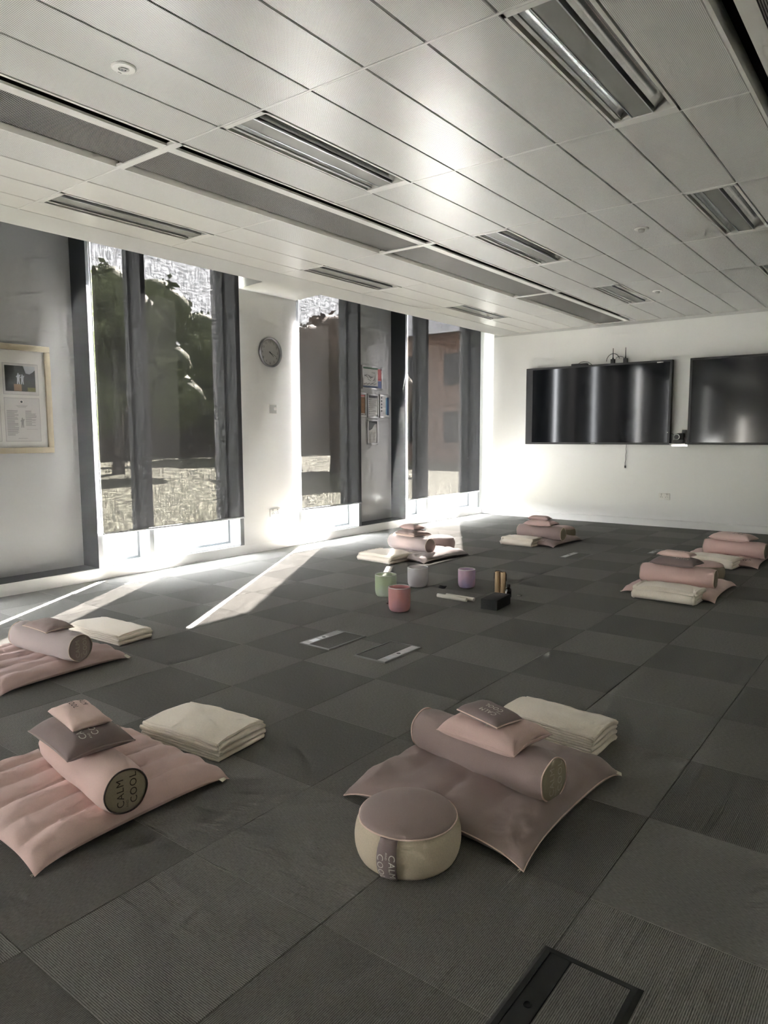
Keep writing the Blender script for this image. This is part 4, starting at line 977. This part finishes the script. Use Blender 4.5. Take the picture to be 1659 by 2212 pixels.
def double_socket(label, loc, facing, rz):
    t = thing('double_socket', label, 'socket', loc, rz, 'white double sockets')
    MB().bbox(-0.073, -0.010, -0.043, 0.073, 0, 0.043, 0.003).build('plate', m_socket, t, True, auto=40)
    for s in (-1, 1):
        MB().box(s*0.035-0.022, -0.0106, -0.022, s*0.035+0.022, -0.0099, 0.018).build('outlet', m_socket, t)
        for (dx, dz) in ((0, 0.008), (-0.011, -0.008), (0.011, -0.008)): MB().box(s*0.035+dx-0.003, -0.0112, dz-0.004, s*0.035+dx+0.003, -0.0104, dz+0.004).build('pin_hole', m_black, t)
        MB().bbox(s*0.035-0.007, -0.015, 0.022, s*0.035+0.007, -0.0095, 0.036, 0.0015).build('switch', m_socketgrey, t)
double_socket('white double socket low on the end wall', (2.815, YB, 0.405), 0, 0)
double_socket('white double socket low on the pier below the clock', (0.0, 5.322, 0.398), 0, PI/2)
t = thing('light_switch', 'white switch plate on the pier below the clock', 'switch', (0.0, 5.315, 1.50), PI/2)
MB().bbox(-0.060, -0.010, -0.052, 0.060, 0, 0.052, 0.003).build('plate', m_socket, t, True, auto=40)
MB().box(-0.050, -0.0108, -0.043, 0.050, -0.0098, 0.043).build('insert', m_socketgrey, t)
MB().lathe([(0.017,-0.0105),(0.017,-0.019),(0.012,-0.020),(0.010,-0.016),(0.001,-0.016)], 24, False, ax='y', c=(0.028,0,0.005)).build('knob', m_socket, t, True, auto=40)

# ---------------------------------------------------------------- wall clock
t = thing('wall_clock', 'round wall clock with silver rim on the white pier', 'clock', (0.0, 5.283, 2.087), PI/2)
m_clockrim = mat('clock_rim', (0.30,0.30,0.31), 0.28, 0.9)
m_dial = noisy(mat('clock_dial', (0.52,0.51,0.49), 0.45), (0.52,0.51,0.49), 0.04, 6, 0)
MB().lathe([(0.145,0),(0.150,-0.006),(0.155,-0.030),(0.152,-0.040),(0.146,-0.042),(0.134,-0.034),(0.132,-0.018)], 56, False, ax='y').build('rim', m_clockrim, t, True, auto=50)
dial = MB().lathe([(0.134,-0.016),(0.001,-0.016)], 56, False, ax='y').build('dial', m_dial, t)
for k in range(1, 13):
    a = PI/2-2*PI*k/12; vs, fs = text2d(str(k)); sz = 0.034
    MB().add([(0.108*math.cos(a)+x*sz, -0.0168, 0.108*math.sin(a)+y*sz) for x, y in vs], fs).build('numeral', m_black, dial)
def hand(ang, l, w_, name, y):
    c, s = math.cos(ang), math.sin(ang)
    MB().add([(-0.015*c-w_*s, y, -0.015*s+w_*c), (-0.015*c+w_*s, y, -0.015*s-w_*c), (l*c+w_*.6*s, y, l*s-w_*.6*c), (l*c-w_*.6*s, y, l*s+w_*.6*c)], [(0,1,2,3)]).build(name, m_black, t)
hand(PI/2-2*PI*(19/60), 0.098, 0.0028, 'minute_hand', -0.0195); hand(PI/2-2*PI*(4.32/12), 0.066, 0.0045, 'hour_hand', -0.0185)
MB().lathe([(0.007,-0.017),(0.007,-0.0205),(0.001,-0.021)], 16, False, ax='y').build('hub', m_black, t)
hand(PI/2-2*PI*(3/12)+0.06, 0.09, 0.0, 'second_hand', -0.020)

# ---------------------------------------------------------------- framed print on the left infill panel (viewer sees its right half)
PX = -0.235
t = thing('framed_picture', 'gold-framed print with photo and text on the grey panel', 'picture', (PX, 2.62, 1.515), PI/2)
m_gold = noisy(mat('champagne_frame', lin((188,176,148)), 0.4, 0.35), lin((188,176,148)), 0.08, 20, 0.05)
m_mount = mat('mount_board', (0.60,0.585,0.545), 0.8); m_print = mat('print_paper', (0.52,0.505,0.485), 0.7)
hw, hh, e = 0.415, 0.430, 0.047
for (a, c, d, f) in ((-hw, -hh, hw, -hh+e), (-hw, hh-e, hw, hh), (-hw, -hh+e, -hw+e, hh-e), (hw-e, -hh+e, hw, hh-e)):
    MB().bbox(a, -0.030, c, d, 0, f, 0.005).build('frame_bar', m_gold, t, True, auto=40)
mb = MB().box(-hw+e, -0.012, -hh+e, hw-e, 0, hh-e).build('mount', m_mount, t)
def flat(name, parent, m, x0, z0, x1, z1, y): return MB().box(x0, y-0.0006, z0, x1, y, z1).build(name, m, parent)
m_line = mat('bevel_line', (0.30,0.29,0.285), 0.8); m_ink = mat('grey_text', (0.26,0.25,0.245), 0.8); m_dk = noisy(mat('print_foliage', (0.018,0.022,0.016), 0.7), (0.018,0.022,0.016), 0.6, 60, 0)
m_skyp = mat('print_sky', (0.42,0.45,0.48), 0.7); m_stat = mat('print_statue', (0.45,0.48,0.52), 0.7); m_plinth = mat('print_plinth', (0.24,0.16,0.10), 0.7); m_grassp = noisy(mat('print_grass', (0.13,0.12,0.04), 0.7), (0.13,0.12,0.04), 0.4, 80, 0)
# photo sheet (upper)
ph = flat('photo_sheet', t, m_line, 0.035, 0.035, 0.315, 0.280, -0.0125); flat('paper', ph, m_print, 0.038, 0.038, 0.312, 0.277, -0.0130)
im = flat('image', ph, m_dk, 0.052, 0.062, 0.290, 0.262, -0.0136)
MB().add([(0.195,-0.0143,0.262),(0.290,-0.0143,0.262),(0.290,-0.0143,0.235),(0.270,-0.0143,0.215),(0.245,-0.0143,0.20),(0.215,-0.0143,0.205),(0.205,-0.0143,0.235)], [(0,1,2,3,4,5,6)]).build('sky_patch', m_skyp, im)
flat('plinth', im, m_plinth, 0.118, 0.064, 0.178, 0.118, -0.0143)
for (fx, fz, s_) in ((0.155, 0.118, 1.0), (0.186, 0.118, 0.9)):
    o = MB(); P = [(-.012,0),(-.004,0),(0,.03),(.004,0),(.012,0),(.010,.035),(.013,.06),(.020,.072),(.016,.078),(.006,.072),(.006,.082),(0,.09),(-.006,.082),(-.006,.072),(-.018,.058),(-.014,.052),(-.010,.058),(-.010,.035)]
    o.add([(fx+a*s_, -0.0144, fz+c*s_) for a, c in P], [tuple(range(len(P)))]).build('figure', m_stat, im)
flat('grass', im, m_grassp, 0.225, 0.064, 0.289, 0.095, -0.0143)
# text sheet (lower)
tx = flat('text_sheet', t, m_line, 0.035, -0.335, 0.315, 0.010, -0.0125); flat('paper', tx, m_print, 0.038, -0.332, 0.312, 0.007, -0.0130)
MB().lathe([(0.017,-0.0136),(0.015,-0.0139),(0.001,-0.0139)], 24, False, ax='y', c=(0.170,0,-0.020)).build('emblem', m_mount, tx); MB().lathe([(0.009,-0.0142),(0.001,-0.0142)], 16, False, ax='y', c=(0.170,0,-0.020)).build('emblem_core', m_black, tx)
rnd = random.Random(3)
for k in range(3): flat('text_line', tx, m_ink, 0.125+0.008*k, -0.052-0.007*k, 0.215-0.006*k, -0.0495-0.007*k, -0.0136)
for k in range(26): flat('text_line', tx, m_ink, 0.050, -0.092-0.0078*k, 0.140-rnd.choice((0,0.004,0.010,0.03)), -0.0885-0.0078*k, -0.0136)
for k in range(16): flat('text_line', tx, m_ink, 0.196, -0.092-0.0078*k, 0.285-rnd.choice((0,0.004,0.010,0.04)), -0.0885-0.0078*k, -0.0136)
flat('text_line', tx, m_ink, 0.200, -0.238, 0.288, -0.2365, -0.0136); flat('text_line', tx, m_ink, 0.130, -0.312, 0.205, -0.309, -0.0136)
for (za, zb) in ((0.035, 0.280), (-0.335, 0.010)):
    lf = flat('text_sheet', t, m_line, -0.315, za, 0.005, zb, -0.0125); flat('paper', lf, m_print, -0.312, za+0.003, 0.002, zb-0.003, -0.0130)
    for k in range(int((zb-za-0.07)/0.0085)): flat('text_line', lf, m_ink, -0.285, zb-0.045-0.0085*k, -0.03-rnd.choice((0,0.01,0.03,0.08)), zb-0.0415-0.0085*k, -0.0136)
o = MB(); o.add([(0.170+a*.9, -0.0137, -0.225+c*.9) for a, c in P], [tuple(range(len(P)))]).build('figure', m_ink, tx)

# ---------------------------------------------------------------- notices on the far infill panel
m_frs = mat('snap_frame', (0.55,0.55,0.54), 0.3, 0.7); m_pw = mat('poster_paper', (0.62,0.61,0.59), 0.5)
m_red = mat('poster_red', (0.50,0.12,0.12), 0.5); m_blue = mat('poster_blue', (0.12,0.16,0.36), 0.5); m_navy = mat('poster_navy', (0.025,0.06,0.16), 0.5); m_green = mat('poster_green', (0.07,0.16,0.09), 0.5); m_teal = mat('poster_cyan', (0.13,0.30,0.42), 0.5)
m_brown = noisy(mat('poster_brown', (0.24,0.12,0.045), 0.5), (0.24,0.12,0.045), 0.5, 40, 0); m_pg = mat('poster_grey', (0.11,0.11,0.115), 0.5); m_pale = mat('poster_pale', (0.42,0.45,0.48), 0.5)
k0 = 5.783/5.548      # the panel lies behind the window plane
def on_panel(y, z): return (y*k0, CAM.z+(z-CAM.z)*k0)
def notice(label, ya, yb_, za, zb):
    (y0, z0), (y1, z1) = on_panel(ya, za), on_panel(yb_, zb)
    t = thing('notice_frame', label, 'notice', (PX, (y0+y1)/2, (z0+z1)/2), PI/2, 'framed notices on the grey panel'); hw, hh = (y1-y0)/2, (z1-z0)/2; e = 0.022
    for (a, c, d, f) in ((-hw, -hh, hw, -hh+e), (-hw, hh-e, hw, hh), (-hw, -hh+e, -hw+e, hh-e), (hw-e, -hh+e, hw, hh-e)): MB().bbox(a, -0.014, c, d, 0, f, 0.004).build('frame_bar', m_frs, t, True, auto=40)
    p = MB().box(-hw+e*.6, -0.006, -hh+e*.6, hw-e*.6, 0, hh-e*.6).build('sheet', m_pw, t)
    return t, p, hw-e, hh-e
t, p, a, c = notice('framed site map notice, topmost on the grey panel', 6.815, 7.226, 1.790, 2.078)
flat('header', p, m_green, -a, c-0.02, a*.6, c, -0.0068); flat('footer', p, m_navy, -a, -c, a*.6, -c+0.022, -0.0068); flat('red_column', p, m_red, a*.62, -c*.25, a, c*.92, -0.0068); flat('blue_column', p, m_blue, a*.62, -c, a, -c*.28, -0.0068)
for k in range(9):
    x = -a*.9+a*1.4*rnd.random(); z = -c*.6+c*1.2*rnd.random(); l = rnd.uniform(.03,.09); an = rnd.uniform(-.8,.8)
    MB().tube([(x,-0.0068,z),(x+l*math.cos(an),-0.0068,z+l*math.sin(an))], 0.0022, 4).build('map_line', m_pg if k % 3 else m_green, p)
for k in range(12): flat('map_mark', p, m_pg, -a*.9+a*1.4*k/12, -c*.72+0.006*(k % 3), -a*.9+a*1.4*k/12+0.012, -c*.72+0.012+0.006*(k % 3), -0.0068)
t, p, a, c = notice('brown notice half hidden by the blind edge', 6.68, 6.895, 1.447, 1.743); flat('picture', p, m_brown, -a, -c*.8, a, c*.75, -0.0068); flat('heading', p, m_red, -a, c*.8, a, c*.95, -0.0068); flat('caption', p, m_pg, -a*.7, -c*.95, a*.7, -c*.88, -0.0068)
t, p, a, c = notice('framed white list notice, middle of the grey panel', 6.922, 7.147, 1.440, 1.737); flat('heading', p, m_pg, -a, c*.78, a, c, -0.0068)
for k in range(8): flat('bullet', p, m_black, -a*.92, c*.55-c*.19*k, -a*.80, c*.55-c*.19*k+0.008, -0.0068); flat('text_line', p, m_ink, -a*.7, c*.55-c*.19*k, a*(.9-.3*(k % 3)), c*.55-c*.19*k+0.004, -0.0068)
t, p, a, c = notice('framed notice with blue side band on the grey panel', 7.170, 7.381, 1.444, 1.737); flat('blue_band', p, m_navy, a*.55, -c*.9, a, c*.9, -0.0068); flat('cyan_band', p, m_teal, a*.25, -c*.85, a*.55, c*.85, -0.0068)
for k in range(5): flat('icon', p, m_pg, -a*.95, c*.75-c*.33*k, -a*.62, c*.93-c*.33*k, -0.0068)
for k in range(12): flat('text_line', p, m_ink, -a*.45, c*.8-c*.14*k, a*.2, c*.8-c*.14*k+0.003, -0.0068)
t, p, a, c = notice('framed pale notice with grey corner, lowest on the panel', 6.918, 7.130, 1.108, 1.419)
MB().add([(-a,-0.0068,c),(a,-0.0068,c),(a,-0.0068,c*.75),(a*.5,-0.0068,c*.72),(a*.15,-0.0068,c*.5),(-a*.1,-0.0068,c*.3),(-a*.5,-0.0068,c*.18),(-a,-0.0068,c*.15)], [(0,1,2,3,4,5,6,7)]).build('grey_corner', m_pg, p)
for k in range(9): flat('text_line', p, m_ink, -a*.85, -c*.05-c*.1*k, a*(.8-.2*(k % 3)), -c*.05-c*.1*k+0.003, -0.0068)

# thin scattering slab added along the windows, standing in for lens glare
m_glare_haze = bpy.data.materials.new('glare_haze'); m_glare_haze.use_nodes = True
N = m_glare_haze.node_tree.nodes; L = m_glare_haze.node_tree.links; N.remove(N['Principled BSDF'])
vs_ = N.new('ShaderNodeVolumeScatter'); vs_.inputs['Density'].default_value = 0.022; vs_.inputs['Anisotropy'].default_value = 0.55; vs_.inputs['Color'].default_value = (0.92,0.96,1.0,1)
L.new(vs_.outputs[0], N['Material Output'].inputs['Volume'])
hz = MB().box(0.006, 0.4, 0.001, 1.9, YB-0.12, zsof(0)-0.004).build('glare_haze_slab', m_glare_haze)
tag(hz, 'faint haze slab added along the windows for lens glare', 'haze', kind='stuff')
cy.volume_bounces = 0; cy.volume_step_rate = 4.0; cy.volume_max_steps = 64
